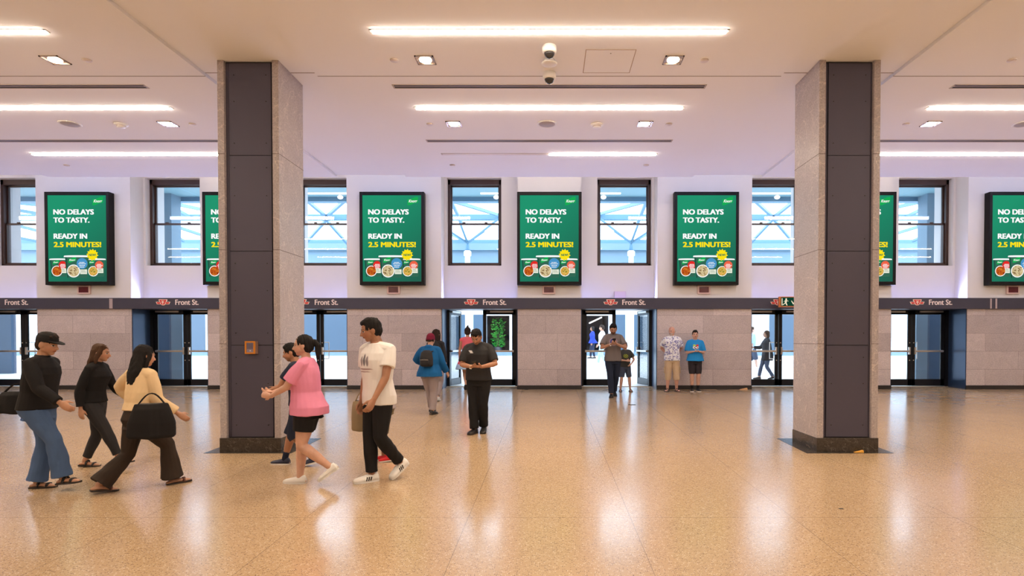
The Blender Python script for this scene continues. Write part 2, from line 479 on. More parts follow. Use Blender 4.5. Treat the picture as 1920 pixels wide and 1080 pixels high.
# ------------------------------------------------------------------ columns
def column(xc, label):
    t = empty('column', (xc, 7.9, 0)); struct(t, label)
    h, d = .399, .78
    s = MB().use(COLSTONE_M)
    zt = ZS
    s.box(-h, -h + .085, 0, d, fz(7.9) + .18, zt); s.box(h - .085, h, 0, d, fz(7.9) + .18, zt); s.box(-h + .085, h - .085, d - .09, d, fz(8) + .18, zt)
    s.build('stone_cladding', parent=t, bevel=.004)
    jn = MB().use(mat('stone_joint', (0.13, 0.1, 0.09), .8))
    for z in (1.6, 2.83, 4.08):
        for q in (-1, 1):
            jn.box(q * (h - .02), q * (h + .0015), -.0015, d + .001, z, z + .006); jn.box(q * (h - .085), q * h, -.0015, .02, z, z + .006)
    jn.build('stone_joint', parent=t)
    g = MB().use(SLOT_M); g.box(-h + .085, h - .085, .06, d - .1, fz(7.9) + .17, zt - .002); g.build('recess_back', parent=t)
    p = MB().use(DARKPANEL_M)
    zz = [fz(7.9) + .19, 1.585, 2.82, 4.07, zt - .02]
    for a, b in zip(zz, zz[1:]):
        p.box(-h + .135, h - .115, .035, .06, a + .004, b - .004)
    p.box(-h + .086, -h + .125, .048, .06, zz[0], zt - .02); p.box(h - .105, h - .086, .048, .06, zz[0], zt - .02)
    p.build('metal_panel', parent=t)
    r = MB().use(mat('panel_screw', (0.02, 0.018, 0.018), .4, .5))
    for a, b in zip(zz, zz[1:]):
        for q in (-.2, .22):
            for z in (a + .16, (a + b) / 2 + .1, b - .16): r.lathe((q, .033, z), [(.007, -.003), (.007, .004)], 8, 'y')
    r.build('screw', parent=t)
    b = MB().use(GRANITE_M)
    b.hexa([(-h - .005, -.012, fz(7.888)), (h + .005, -.012, fz(7.888)), (h + .005, d + .01, fz(8.69)), (-h - .005, d + .01, fz(8.69))],
           [(-h - .005, -.012, fz(7.9) + .185), (h + .005, -.012, fz(7.9) + .185), (h + .005, d + .01, fz(7.9) + .185), (-h - .005, d + .01, fz(7.9) + .185)])
    b.build('granite_base', parent=t, bevel=.004)
    f = MB().use(GRANITE_M); e = .17
    f.hexa([(-h - e, -.09, fz(7.81) - .01), (h + e, -.09, fz(7.81) - .01), (h + e, d + e, fz(8.85) - .01), (-h - e, d + e, fz(8.85) - .01)],
           [(-h - e, -.09, fz(7.81) + .003), (h + e, -.09, fz(7.81) + .003), (h + e, d + e, fz(8.85) + .003), (-h - e, d + e, fz(8.85) + .003)])
    f.build('granite_border', parent=t)
column(-3.925, 'stone clad column with dark metal panel and small framed device on it')
column(3.915, 'stone clad column with dark metal panel, nothing mounted on it')
for xc in (-11.8, 11.8): pass

# ------------------------------------------------------------------ sign fascia: a continuous dark band with lettering
RED_M = mat('emblem_red', rgb(214, 44, 42), 0.45); CREAM_M = mat('emblem_cream', rgb(246, 222, 208), 0.5)
LET_M = mat('sign_lettering', rgb(240, 224, 220), 0.5)
fas = empty('sign_fascia', (0, YW - .06, 0))
tag(fas, 'long dark grey fascia band with winged red emblems and Front St. lettering above the doors', 'sign')
mb = MB().use(BAND_M); mb.box(-XLIM, XLIM, 0, .06, ZBAND0 - .005, ZBAND1 + .01); mb.build('fascia_panel', parent=fas, bevel=.004)
def emblem(x, z, s):
    m = MB()
    def sc(pts): return [(x + a * s, z + b * s * .52) for a, b in pts]
    out = [(-1, .30), (-.44, .30), (-.52, .95), (.52, .95), (.44, .30), (1, .30), (.82, -.35), (.30, -.35), (.16, -.60), (-.16, -.60), (-.30, -.35), (-.82, -.35)]
    m.use(CREAM_M); 
    m.poly(sc([(-.52, .95), (-.62, .8), (-.42, .2), (-.30, -.38), (-.14, -.62), (.14, -.62), (.30, -.38), (.42, .2), (.62, .8), (.52, .95)]), -.010, -.001)
    m.poly(sc([(-1, .30), (-.40, .30), (-.34, -.36), (-.84, -.36)]), -.008, -.001)
    m.poly(sc([(1, .30), (.84, -.36), (.34, -.36), (.40, .30)]), -.008, -.001)
    m.use(RED_M)
    m.poly(sc([(-.86, .19), (-.42, .19), (-.38, -.25), (-.76, -.25)]), -.014, -.002)
    m.poly(sc([(.86, .19), (.76, -.25), (.38, -.25), (.42, .19)]), -.014, -.002)
    m.poly(sc([(-.47, .82), (-.34, .14), (-.24, -.30), (-.10, -.48), (.10, -.48), (.24, -.30), (.34, .14), (.47, .82)]), -.016, -.002)
    m.use(CREAM_M)
    m.poly(sc([(-.24, .60), (-.24, .48), (.24, .48), (.24, .60)]), -.020, -.003); m.poly(sc([(-.06, .48), (-.06, -.34), (.06, -.34), (.06, .48)]), -.020, -.003)
    for q in (-1, 1):
        pts = []
        for i in range(9):
            a = math.radians(50 + 260 * i / 8); pts.append((q * (.17 + .11 * math.cos(a)), .14 + .15 * math.sin(a)))
        for i in range(8, -1, -1):
            a = math.radians(50 + 260 * i / 8); pts.append((q * (.17 + .06 * math.cos(a)), .14 + .09 * math.sin(a)))
        m.poly(sc(pts), -.020, -.003)
    m.build('emblem', parent=fas)
zt = atY(0, 571.6, YW - .06).z
for px, ex in ((9.5, None), (329, 306), (590.5, 567), (906, 883.5), (1167, 1145), (1450, 1458), (1742, 1719.5)):
    x = atY(px, 567, YW - .06).x
    m = MB().use(LET_M)
    if px != 1450:
        add_text(m, 'Front St.', x, zt, .137, -.003, width=.60, heavy=.035); m.build('lettering', parent=fas)
    if ex: emblem(atY(ex, 567, YW - .06).x, atY(0, 568, YW - .06).z, .19)
emblem(atY(-22, 567, YW - .06).x, atY(0, 568, YW - .06).z, .19)
m = MB().use(mat('grey_tape', rgb(178, 160, 160), .5))
for px in (206.5, 209.5, 1858, 1868):
    p = atY(px, 566, YW - .06); m.box(p.x - .022, p.x + .022, -.004, 0.001, ZBAND0, ZBAND1 - .01)
m.build('joint_tape', parent=fas)

# ------------------------------------------------------------------ advertising screens
SW, SH = 1.665, 2.40     # outer size of the black casing
DW, DH = 1.515, 2.222    # lit picture
G0, G1 = rgb(36, 152, 112), rgb(32, 96, 78)
def green_panel():
    m = bpy.data.materials.new('poster_green'); m.use_nodes = True
    nt = m.node_tree; nt.nodes.clear(); L = nt.links.new
    tc = N(nt, 'ShaderNodeTexCoord'); s = N(nt, 'ShaderNodeSeparateXYZ'); L(tc.outputs['Object'], s.inputs[0])
    f = M2(nt, 'ADD', M2(nt, 'MULTIPLY', s.outputs['Z'], -.36), M2(nt, 'MULTIPLY', s.outputs['X'], .30))
    f = M2(nt, 'ADD', f, .42, clamp=True)
    c = ramp(nt, f, [(0, rgb(34, 148, 110)), (.45, rgb(32, 128, 98)), (1, rgb(36, 98, 80))])
    e = N(nt, 'ShaderNodeEmission'); o = N(nt, 'ShaderNodeOutputMaterial'); L(c, e.inputs[0]); e.inputs[1].default_value = 1.0; L(e.outputs[0], o.inputs[0])
    return m
def food(name, a, b, c):
    m = bpy.data.materials.new(name); m.use_nodes = True
    nt = m.node_tree; nt.nodes.clear(); L = nt.links.new
    tc = N(nt, 'ShaderNodeTexCoord'); v = N(nt, 'ShaderNodeTexVoronoi'); v.inputs['Scale'].default_value = 38; L(tc.outputs['Object'], v.inputs[0])
    s = N(nt, 'ShaderNodeSeparateColor'); L(v.outputs['Color'], s.inputs[0])
    col = ramp(nt, s.outputs[0], [(0, a), (.45, a), (.5, b), (.8, b), (.85, c), (1, c)])
    col = mixc(nt, M2(nt, 'MULTIPLY', v.outputs['Distance'], .7), col, tuple(x * .5 for x in a))
    e = N(nt, 'ShaderNodeEmission'); o = N(nt, 'ShaderNodeOutputMaterial'); L(col, e.inputs[0]); L(e.outputs[0], o.inputs[0])
    return m
E_W = emis('ink_white', (1, 1, 1), 1.0); E_Y = emis('ink_yellow', rgb(252, 226, 24), 1.0); E_FLAG = emis('ink_flag_green', rgb(24, 172, 84), 1.0)
E_CUP = emis('ink_cup_green', rgb(52, 104, 84), 1.0); E_CUPD = emis('ink_cup_dark', rgb(26, 78, 62), 1.0); E_RED = emis('ink_red', rgb(226, 44, 40), 1.0); E_BLUE = emis('ink_blue', rgb(74, 148, 200), 1.0)
E_CORAL = emis('ink_coral', rgb(238, 100, 72), 1.0); E_CREAM = emis('ink_cream', rgb(232, 236, 218), 1.0); E_GREY = emis('ink_grey', rgb(150, 160, 140), 1.0); E_NEW = emis('ink_text_green', rgb(20, 120, 80), 1.0)
F1 = food('picture_chilli', rgb(206, 92, 30), rgb(232, 140, 48), rgb(150, 40, 20)); F2 = food('picture_rice', rgb(226, 202, 150), rgb(240, 222, 176), rgb(120, 84, 50)); F3 = food('picture_pasta', rgb(236, 180, 80), rgb(244, 206, 110), rgb(110, 140, 40))
POSTER_M = green_panel()
def AX(x): return (x - 60) / 437 * DW - DW / 2
def AZ(y): return DH / 2 - (y - 187) / 638 * DH
def AR(r): return r / 437 * DW
def flag(m, x0, y0, x1, y1, yy):
    m.use(E_FLAG); top, bot = [], []
    for i in range(9):
        t = i / 8; x = x0 + (x1 - x0) * t; wv = math.sin(t * math.pi * 2) * (y1 - y0) * .07
        top.append((AX(x), AZ(y0 + (y1 - y0) * .24 * (1 - t) + wv)))
        bot.append((AX(x - (x1 - x0) * .03), AZ(y1 - (y1 - y0) * .30 * t + wv * .8)))
    m.poly(top + bot[::-1], yy, yy + .002)
    m.use(E_W); h = AZ(0) - AZ((y1 - y0) * .34)
    add_text(m, 'Knorr', AX(x0 + (x1 - x0) * .08), AZ(y0 + (y1 - y0) * .66), h, yy - .002, width=AX(x0 + (x1 - x0) * .92) - AX(x0 + (x1 - x0) * .08), bold=.025, shear=.35)
def cup(name, parent, x0, x1, y0, y1, yy, fm, fx, fr, blob, bx, br, box):
    m = MB()
    dx = (x1 - x0) * .09; ry = (y1 - y0) * .075
    m.use(E_CUP); m.poly([(AX(x0 + dx * .5), AZ(y0 + ry)), (AX(x1 - dx * .5), AZ(y0 + ry)), (AX(x1 - dx * 1.2), AZ(y1 - 5)), (AX(x1 - dx * 1.6), AZ(y1)), (AX(x0 + dx * 1.6), AZ(y1)), (AX(x0 + dx * 1.2), AZ(y1 - 5))], yy, yy + .002)
    m.use(E_CUPD); m.poly([(AX(x0 + dx * .5), AZ(y0 + ry)), (AX(x0 + dx * 1.1), AZ(y0 + ry)), (AX(x0 + dx * 1.9), AZ(y1)), (AX(x0 + dx * 1.5), AZ(y1))], yy - .001, yy + .001)
    m.use(E_W)
    n = 16; cxm = (x0 + x1) / 2; hw = (x1 - x0) / 2
    m.poly([(AX(x0), AZ(y0 + ry)), (AX(x0 + 2), AZ(y0 + 2))] + [(AX(cxm + hw * .96 * math.cos(math.pi - math.pi * i / n)), AZ(y0 + 2 - 3 * math.sin(math.pi * i / n))) for i in range(1, n)] + [(AX(x1 - 2), AZ(y0 + 2)), (AX(x1), AZ(y0 + ry))], yy - .003, yy)
    if fr:
        m.use(E_W); m.disc(AX(fx), AZ(y1 - fr - 2), AR(fr), yy - .003, yy)
        m.use(fm); m.disc(AX(fx), AZ(y1 - fr - 2), AR(fr * .87), yy - .005, yy)
    m.use(blob); m.disc(AX(bx), AZ(y0 + (y1 - y0) * .36), AR(br), yy - .004, yy)
    m.use(E_W)
    for i, (a, ww) in enumerate(((.15, .8), (.0, 1.1), (-.18, .9), (-.36, .75))):
        yb = y0 + (y1 - y0) * .36 - a * br * 1.7
        rr = random.Random(i + int(bx)); xx = bx - ww * br * .6
        while xx < bx + ww * br * .6:
            l = rr.uniform(.1, .26) * br; m.box(AX(xx), AX(xx + l), yy - .006, yy - .004, AZ(yb + 5), AZ(yb)); xx += l + br * .06
    if box:
        m.use(E_CREAM); m.box(AX(box[0]), AX(box[1]), yy - .004, yy, AZ(y1 - 27), AZ(y1 - 62))
        m.use(E_GREY)
        for i in range(3): m.box(AX(box[0] + 6), AX(box[1] - 6 - 5 * i), yy - .006, yy - .004, AZ(y1 - 38 - 9 * i), AZ(y1 - 41 - 9 * i))
    return m.build(name, parent=parent)
def make_screen():
    t = empty('advertising_screen', (0, 0, 0))
    m = MB().use(BLACK_M); a, b = SW / 2, SH / 2; da, db = DW / 2, DH / 2
    m.box(-a, a, 0.03, .20, -b, b)
    m.box(-a, -da, 0, .03, -b, b); m.box(da, a, 0, .03, -b, b); m.box(-da, da, 0, .03, db, b); m.box(-da, da, 0, .03, -b, -db)
    m.build('casing', parent=t, bevel=.006)
    m = MB().use(POSTER_M); m.box(-da, da, .016, .03, -db, db); d = m.build('display', parent=t)
    for nm, lines, ink in (('headline', (('NO DELAYS', 102, 405, 329), ('TO TASTY.', 102, 372, 389), ('READY IN', 102, 353, 508)), E_W), ('tagline', (('2.5 MINUTES!', 102, 457, 570),), E_Y)):
        for s, xa, xb, yb in lines:
            m = MB().use(ink); add_text(m, s, AX(xa + 3), AZ(yb), AZ(0) - AZ(38), .013, width=AX(xb - 3) - AX(xa + 3), heavy=.075)
            m.build(nm + '_lettering', parent=d)
    m = MB(); flag(m, 397, 200, 475, 260, .012); m.build('brand_flag', parent=d)
    cup('soup_cup', d, 68, 205, 655, 789, .012, F1, 125, 40, E_RED, 168, 30, (158, 195))
    cup('soup_cup', d, 350, 490, 655, 789, .012, F3, 395, 38, E_CORAL, 440, 31, (428, 470))
    cup('soup_cup', d, 178, 372, 632, 797, .006, F2, 250, 48, E_BLUE, 314, 40, (300, 350))
    m = MB(); flag(m, 97, 666, 140, 698, .008); flag(m, 366, 668, 405, 696, .008); flag(m, 215, 645, 270, 686, .002); m.build('cup_flag', parent=d)
    m = MB().use(E_Y); pts = []
    for i in range(24):
        a = 2 * math.pi * i / 24 + .1; r = 45 if i % 2 == 0 else 34; pts.append((AX(392 + r * math.cos(a)), AZ(628 + r * math.sin(a))))
    m.poly(pts[::-1], .000, .003); m.use(E_NEW); add_text(m, 'NEW!', AX(367), AZ(637), AZ(0) - AZ(17), -.002, width=AX(418) - AX(367), heavy=.05); m.build('starburst', parent=d)
    return t
scr0 = make_screen()
SCREENS = [(-12.19, 'green soup advertisement screen, farthest left, behind the person in the black cap', 'farthest left'),
           (-8.12, 'green soup advertisement screen partly hidden by the left column', ''),
           (-4.065, 'green soup advertisement screen just right of the left column', ''),
           (0.0, 'green soup advertisement screen in the middle on the narrow cream pier', ''),
           (4.06, 'green soup advertisement screen above the bald man and the boy', ''),
           (8.12, 'green soup advertisement screen mostly hidden behind the right column', ''),
           (12.19, 'green soup advertisement screen cut off by the right edge of the picture', '')]
zc = atY(0, 447, YW - .2).z
for i, (x, lb, _) in enumerate(SCREENS):
    o = scr0 if i == 0 else copy_tree(scr0)
    o.location = (x, YW - .205, zc); tag(o, lb, 'screen', 'green soup advertisement screens')
# small counter displays below the screens
LEDRED_M = mat('counter_window', rgb(92, 16, 34), 0.2)
def make_counter():
    t = empty('counter_display')
    m = MB().use(mat('counter_case', rgb(222, 192, 188), .5)); m.box(-.17, .17, 0, .05, -.11, .11); m.build('casing', parent=t, bevel=.008)
    m = MB().use(LEDRED_M); m.box(-.125, .125, -.004, .01, -.075, .075); wnd = m.build('counter_window', parent=t)
    return t
c0 = make_counter(); zcd = atY(0, 543.5, YW).z
for i, (px, lb) in enumerate(((156.5, 'under the farthest left screen'), (737.5, 'under the screen beside the left column'), (1029, 'under the middle screen'), (1320, 'under the screen above the bald man'), (1900, 'under the screen at the right edge'))):
    o = c0 if i == 0 else copy_tree(c0)
    o.location = (atY(px, 543, YW - .05).x, YW - .05, zcd)
    tag(o, 'small dark red display in a pale frame ' + lb, 'display', 'small dark red displays under the screens')
m = MB().use(mat('lilac_box', rgb(216, 196, 210), .5)); p = atY(1162, 550, YR)
m.box(p.x - .15, p.x + .15, YR - .12, YR, ZBAND1 + .012, ZBAND1 + .22)
tag(m.build('wall_box', bevel=.008), 'plain pale lilac box on the ledge over the open right door', 'box')
# exit sign
ex = empty('exit_sign', tuple(atY(1478, 566, 15.45)))
tag(ex, 'green running man exit sign in an orange frame beside the right column', 'sign')
m = MB().use(mat('exit_frame', rgb(196, 112, 60), .35, .5)); m.box(-.235, .235, 0, .07, -.135, .135); m.build('casing', parent=ex, bevel=.006)
m = MB().use(emis('exit_green', rgb(18, 62, 46), 1.0)); m.box(-.19, .21, -.003, .01, -.105, .115); fc = m.build('sign_face', parent=ex)
m = MB().use(emis('exit_cream', rgb(246, 232, 200), 1.0))
m.box(-.17, -.15, -.006, -.003, -.09, .09); m.disc(-.055, .068, .022, -.006, -.003, 14)
m.poly([(-.075, .045), (-.035, .045), (-.045, -.02), (-.085, -.02)], -.006, -.003)
m.poly([(-.085, -.02), (-.05, -.02), (-.02, -.09), (-.045, -.09)], -.006, -.003); m.poly([(-.085, -.02), (-.06, -.02), (-.10, -.055), (-.135, -.085), (-.145, -.07), (-.115, -.045)], -.006, -.003)
m.poly([(-.04, .045), (-.035, .03), (.0, .01), (.005, .02)], -.006, -.003); m.poly([(-.075, .045), (-.07, .03), (-.11, .0), (-.115, .01)], -.006, -.003)
m.poly([(.07, .03), (.09, .03), (.13, -.03), (.17, .03), (.19, .03), (.14, -.06), (.12, -.06)], -.006, -.003)
m.build('pictogram', parent=fc)
m = MB().use(HOUSING_M); m.box(-.02, .02, .07, .275, -.02, .02); m.build('bracket', parent=ex)
# framed device on the left column
dv = empty('framed_device', tuple(atY(471.5, 651.5, 7.93)))
tag(dv, 'small wooden framed grey touch panel on the dark face of the left column', 'device')
m = MB().use(mat('frame_wood', rgb(206, 128, 30), .45, noise=.15, nscale=60))
m.box(-.066, .066, -.045, -.03, -.083, -.064); m.box(-.066, .066, -.045, -.03, .064, .083); m.box(-.066, -.046, -.045, -.03, -.064, .064); m.box(.046, .066, -.045, -.03, -.064, .064); m.build('wooden_frame', parent=dv)
m = MB().use(mat('device_box', rgb(120, 92, 82), .5)); m.hexa([(-.066, -.03, -.083), (.066, -.03, -.083), (.088, .0, -.083), (-.044, .0, -.083)], [(-.066, -.03, .083), (.066, -.03, .083), (.088, .0, .083), (-.044, .0, .083)]); m.build('back_box', parent=dv)
m = MB().use(mat('device_face', rgb(138, 128, 148), .3)); m.box(-.047, .047, -.038, -.03, -.065, .065); fcx = m.build('face_plate', parent=dv)
m = MB().use(mat('device_grille', rgb(92, 84, 104), .5))
for i in range(7): m.box(-.038 + i * .0112, -.032 + i * .0112, -.040, -.037, -.02, .052)
m.build('grille', parent=fcx)
m = MB().use(WHITE_M); m.lathe((.004, -.039, -.042), [(.008, -.004), (.008, .003)], 12, 'y'); m.build('button', parent=fcx)
# small things lying about
p = atF(1597, 843.5)
m = MB().use(mat('paper_orange', rgb(240, 176, 70), .6)); m.hexa([(-.06, -.02, 0), (.06, -.02, 0), (.06, .02, 0), (-.06, .015, 0)], [(-.06, -.018, .004), (.055, -.018, .03), (.055, .018, .03), (-.06, .012, .004)])
o = m.build('crumpled_wrapper'); o.location = (p.x, 7.855, fz(7.855) + .004); tag(o, 'orange crumpled wrapper lying at the foot of the right column', 'wrapper')
p = atF(1395, 731)
m = MB().use(mat('paper_tan', rgb(206, 160, 110), .7)); m.hexa([(-.10, -.03, 0), (.10, -.03, 0), (.10, .03, 0), (-.10, .03, 0)], [(-.09, -.025, .015), (.09, -.025, .05), (.09, .025, .05), (-.08, .025, .012)])
o = m.build('paper_scrap'); o.location = (p.x, 15.7, fz(15.7)); tag(o, 'tan paper scrap on the floor by the baseboard left of the right column', 'paper')
p = atF(1185, 759)
m = MB().use(SLOT_M); m.box(-.075, .075, -.025, .025, 0, .006); o = m.build('floor_marker', bevel=.002); o.location = (p.x, p.y, p.z); tag(o, 'small dark strip on the floor in front of the open door', 'marker')
p = atF(1577, 954)
m = MB().use(SLOT_M); m.box(-.018, .018, -.01, .01, 0, .004); o = m.build('litter_scrap', bevel=.001); o.location = (p.x, p.y, p.z); tag(o, 'tiny dark scrap on the open floor before the right column', 'scrap')

# ================================================================== CEILING FIXTURES
# rows measured on the bay ceiling
def cY(py): return atZ(CX, py, ZB).y
ROWS = [cY(58), cY(202), cY(289)]
PITCHR = (ROWS[2] - ROWS[0]) / 2
ALLROWS = [(ROWS[0] + PITCHR * i, i) for i in range(-5, 3)]
ROWWORD = {0: 'nearest', 1: 'second', 2: 'farthest'}
HL = 2.06
def linear_light(x, y, lit=(-HL, HL), label=''):
    t = empty('linear_light', (x, y, ZB)); tag(t, label, 'ceiling light', 'linear ceiling lights')
    m = MB().use(HOUSING_M)
    m.box(-HL - .03, HL + .03, -.042, -.032, -.006, .02); m.box(-HL - .03, HL + .03, .032, .042, -.006, .02)
    m.box(-HL - .03, -HL, -.042, .042, -.006, .02); m.box(HL, HL + .03, -.042, .042, -.006, .02); m.build('trim_frame', parent=t)
    m = MB().use(LED_M); m.box(lit[0], lit[1], -.032, .032, -.020, .02); m.build('diffuser', parent=t)
    if lit[0] > -HL + .01:
        m = MB().use(LED_OFF_M); m.box(-HL, lit[0], -.032, .032, -.006, .02); d = m.build('diffuser', parent=t); d['label'] = 'dead unlit half of the diffuser'
BAYC = [(0.0, 'middle bay'), (-7.93, 'left bay'), (7.93, 'right bay'), (-15.86, 'far left bay'), (15.86, 'far right bay')]
OUTR = {-1: 'first row behind', -2: 'second row behind', -3: 'third row behind', -4: 'fourth row behind', -5: 'fifth row behind'}
for bx, bn in BAYC:
    for y, i in ALLROWS:
        if i >= 0:
            lb = '%s glowing linear ceiling light of the %s' % (ROWWORD[i], bn)
        else:
            lb = 'glowing linear ceiling light of the %s, %s the nearest visible row' % (bn, OUTR[i])
        lit = (-HL, HL)
        if bx == 0 and i == 2:
            lit = (0.0, HL); lb = 'farthest linear ceiling light of the middle bay, its left half dead'
        if abs(bx) > 10 and i < -2: continue
        linear_light(bx, y, lit, lb)
# recessed square downlights
BULB_M = emis('bulb_glow', (1.0, 0.80, 0.55), 40.0)
CHROME_M = mat('reflector', (0.42, 0.34, 0.30), 0.25, 0.8)
lamp_d = bpy.data.lights.new('downlight_beam', 'SPOT'); lamp_d.energy = SPOT_W; lamp_d.spot_size = math.radians(95); lamp_d.spot_blend = 0.6; lamp_d.color = (1.0, 0.78, 0.52); lamp_d.shadow_soft_size = 0.05
def downlight(x, y, label):
    t = empty('downlight', (x, y, ZB)); tag(t, label, 'ceiling light', 'square recessed downlights')
    m = MB().use(CHROME_M); r = .12
    m.box(-r, r, -r, -r + .018, -.012, .03); m.box(-r, r, r - .018, r, -.012, .03); m.box(-r, -r + .018, -r, r, -.012, .03); m.box(r - .018, r, -r, r, -.012, .03)
    m.box(-r + .018, r - .018, -r + .018, r - .018, -.003, .03); m.build('square_trim', parent=t)
    m = MB().use(BULB_M, True); m.lathe((0, 0, 0), [(.078, -.002), (.075, -.014), (.05, -.027), (.015, -.032)], 24); m.build('lamp_lens', parent=t)
    l = bpy.data.objects.new('lamp_beam', lamp_d); COL.objects.link(l); l.parent = t; l.location = (0, 0, -.05)
YD1, YD2 = cY(112), cY(232)
for bx, bn in BAYC[:3]:
    for rw, y in (('near row', YD1), ('far row', YD2)):
        for sx, sn in ((-1, 'left'), (1, 'right')):
            x = bx + sx * 1.59
            if abs(x) > 9.2: continue
            downlight(x, y, '%s square downlight in the %s of the %s' % (sn, rw, bn))
for bx in (0.0, -7.93, 7.93):
    for y in (YD1 - 2.34, YD1 - 7.0):
        for sx in (-1, 1):
            l = bpy.data.objects.new('downlight_beam', lamp_d); COL.objects.link(l); l.location = (bx + sx * 1.59, y, ZB - .05)
# sprinkler cover plates
PLATE_M = mat('cover_plate', (0.66, 0.58, 0.56), .5)
def plate(x, y, label):
    m = MB().use(PLATE_M, True); m.lathe((0, 0, 0), [(.055, .002), (.057, -.006), (.05, -.014), (.0005, -.016)], 24)
    o = m.build('sprinkler_cover'); o.location = (x, y, ZB); tag(o, label, 'sprinkler', 'round sprinkler covers on the ceiling')
for bx, bn in BAYC[:3]:
    for rw, y in (('near downlights', cY(112.5)), ('far downlights', cY(232.5)), ('wall end', cY(309.5))):
        for sx, sn in ((-1, 'left'), (1, 'right')):
            x = bx + sx * 1.99
            p = CX + x * FPX / y
            if -10 < p < 1930: plate(x, y, 'small round %s sprinkler cover of the %s by the %s' % (sn, bn, rw))
# linear air slots
def vent(x, y, label):
    t = empty('slot_diffuser', (x, y, ZB)); tag(t, label, 'air vent', 'long linear air slots')
    m = MB().use(HOUSING_M); m.box(-2.22, 2.22, -.065, -.05, -.006, .01); m.box(-2.22, 2.22, .05, .065, -.006, .01); m.box(-2.22, -2.2, -.065, .065, -.006, .01); m.box(2.2, 2.22, -.065, .065, -.006, .01)
    m.box(-2.2, 2.2, -.006, .006, -.004, .01); m.build('slot_frame', parent=t)
    m = MB().use(SLOT_M); m.box(-2.2, 2.2, -.05, .05, -.001, .01); m.build('slot_gap', parent=t)
for bx, bn in BAYC[:3]:
    for rw, y in (('near', cY(162)), ('far', cY(264))):
        vent(bx, y, '%s dark linear air slot of the %s' % (rw, bn))
# cameras, detectors, speakers, access panel
def dome(y, label):
    t = empty('dome_camera', (0, y, ZB)); tag(t, label, 'camera', 'dome cameras')
    m = MB().use(WHITE_M, True); m.lathe((0, 0, 0), [(.088, .002), (.09, -.05), (.084, -.075), (.07, -.085), (.03, -.086)], 32); m.build('camera_body', parent=t)
    m = MB().use(mat('dome_tint', (0.03, 0.028, 0.03), .1), True); m.lathe((0, 0, 0), [(.066, -.084), (.062, -.105), (.045, -.13), (.02, -.143), (.001, -.145)], 32); m.build('tinted_dome', parent=t)
dome(cY(87), 'dome security camera on the middle bay, the one nearer the glowing strip')
dome(cY(137), 'dome security camera on the middle bay, the one nearer the air slot')
m = MB().use(WHITE_M, True); m.lathe((0, 0, 0), [(.07, .002), (.07, -.03), (.1, -.034), (.1, -.05), (.085, -.058), (.02, -.06)], 32)
o = m.build('detector_disc'); o.location = (0, cY(113), ZB); tag(o, 'round white detector disc between the two dome cameras', 'detector')
def speaker(x, y, label):
    t = empty('ceiling_speaker', (x, y, ZB)); tag(t, label, 'speaker', 'round ceiling speakers')
    m = MB().use(WHITE_M, True); m.lathe((0, 0, 0), [(.165, .002), (.165, -.008), (.15, -.014), (.138, -.01)], 36); m.build('rim', parent=t)
    m = MB().use(mat('speaker_mesh', (0.42, 0.36, 0.34), .7, bump=.5, bscale=400), True); m.lathe((0, 0, 0), [(.14, -.004), (.13, -.013), (.001, -.016)], 36); m.build('grille', parent=t)
def smoke(x, y, label):
    t = empty('smoke_detector', (x, y, ZB)); tag(t, label, 'smoke detector', 'smoke detectors')
    m = MB().use(WHITE_M, True); m.lathe((0, 0, 0), [(.105, .002), (.105, -.014), (.09, -.02), (.07, -.024), (.066, -.05), (.03, -.058), (.001, -.058)], 32); m.build('detector_body', parent=t)
    m = MB().use(HOUSING_M, True); m.lathe((0, 0, 0), [(.0695, -.030), (.0705, -.034), (.0705, -.042), (.0685, -.046)], 32); m.build('sensor_ring', parent=t)
for bx, bn in BAYC[:3]:
    speaker(bx - .04, cY(232), 'round ceiling speaker of the ' + bn)
    if bx <= 0: smoke(bx + .79, cY(233), 'white smoke detector beside the speaker of the ' + bn)
t = empty('access_panel', (0, 0, 0)); tag(t, 'square flush access panel in the ceiling of the middle bay', 'access panel')
ya, yb = cY(93), cY(136)
m = MB().use(CEIL_M); m.box(.46, 1.07, ya + .006, yb - .006, ZB - .004, ZB + .01); m.build('hatch', parent=t)
m = MB().use(mat('hatch_gap', (0.40, 0.31, 0.27), .8)); g = .008
m.box(.45, 1.08, ya - g, ya + .006, ZB - .0035, ZB + .01); m.box(.45, 1.08, yb - .006, yb + g, ZB - .0035, ZB + .01); m.box(.45, .462, ya, yb, ZB - .0035, ZB + .01); m.box(1.068, 1.08, ya, yb, ZB - .0035, ZB + .01); m.build('frame', parent=t)
m = MB().use(SLOT_M); m.lathe((.77, ya + .09, ZB - .004), [(.008, -.002), (.008, .004)], 10); m.build('latch', parent=t)

# ================================================================== OUTSIDE: the glass roofed court beyond the doors
OUT_M = mat('court_paving', (0.80, 0.80, 0.78), 0.5)
PALE_M = mat('court_steel', (0.085, 0.20, 0.30), 0.5)
PALE2_M = mat('court_render', (0.14, 0.225, 0.295), 0.6)
SOFF_M = mat('court_soffit', (0.155, 0.30, 0.36), 0.6)
PANEL_M = mat('court_panel', (0.065, 0.105, 0.155), 0.35, noise=.06, nscale=3)
PWHITE_M = mat('court_white', (0.70, 0.74, 0.77), 0.5)
OSTONE_M = stone('court_stone', (0.80, 0.81, 0.83), (0.88, 0.89, 0.9), (0.9, 0.9, 0.9))
YF = 34.0
m = MB().use(OUT_M); m.hexa([(-40, 16.75, fz(16.75) - .2), (40, 16.75, fz(16.75) - .2), (40, YF + 12, fz(YF + 12) - .2), (-40, YF + 12, fz(YF + 12) - .2)], [(-40, 16.75, fz(16.75)), (40, 16.75, fz(16.75)), (40, YF + 12, fz(YF + 12)), (-40, YF + 12, fz(YF + 12))])
struct(m.build('floor_court'), 'bright paving of the court outside')
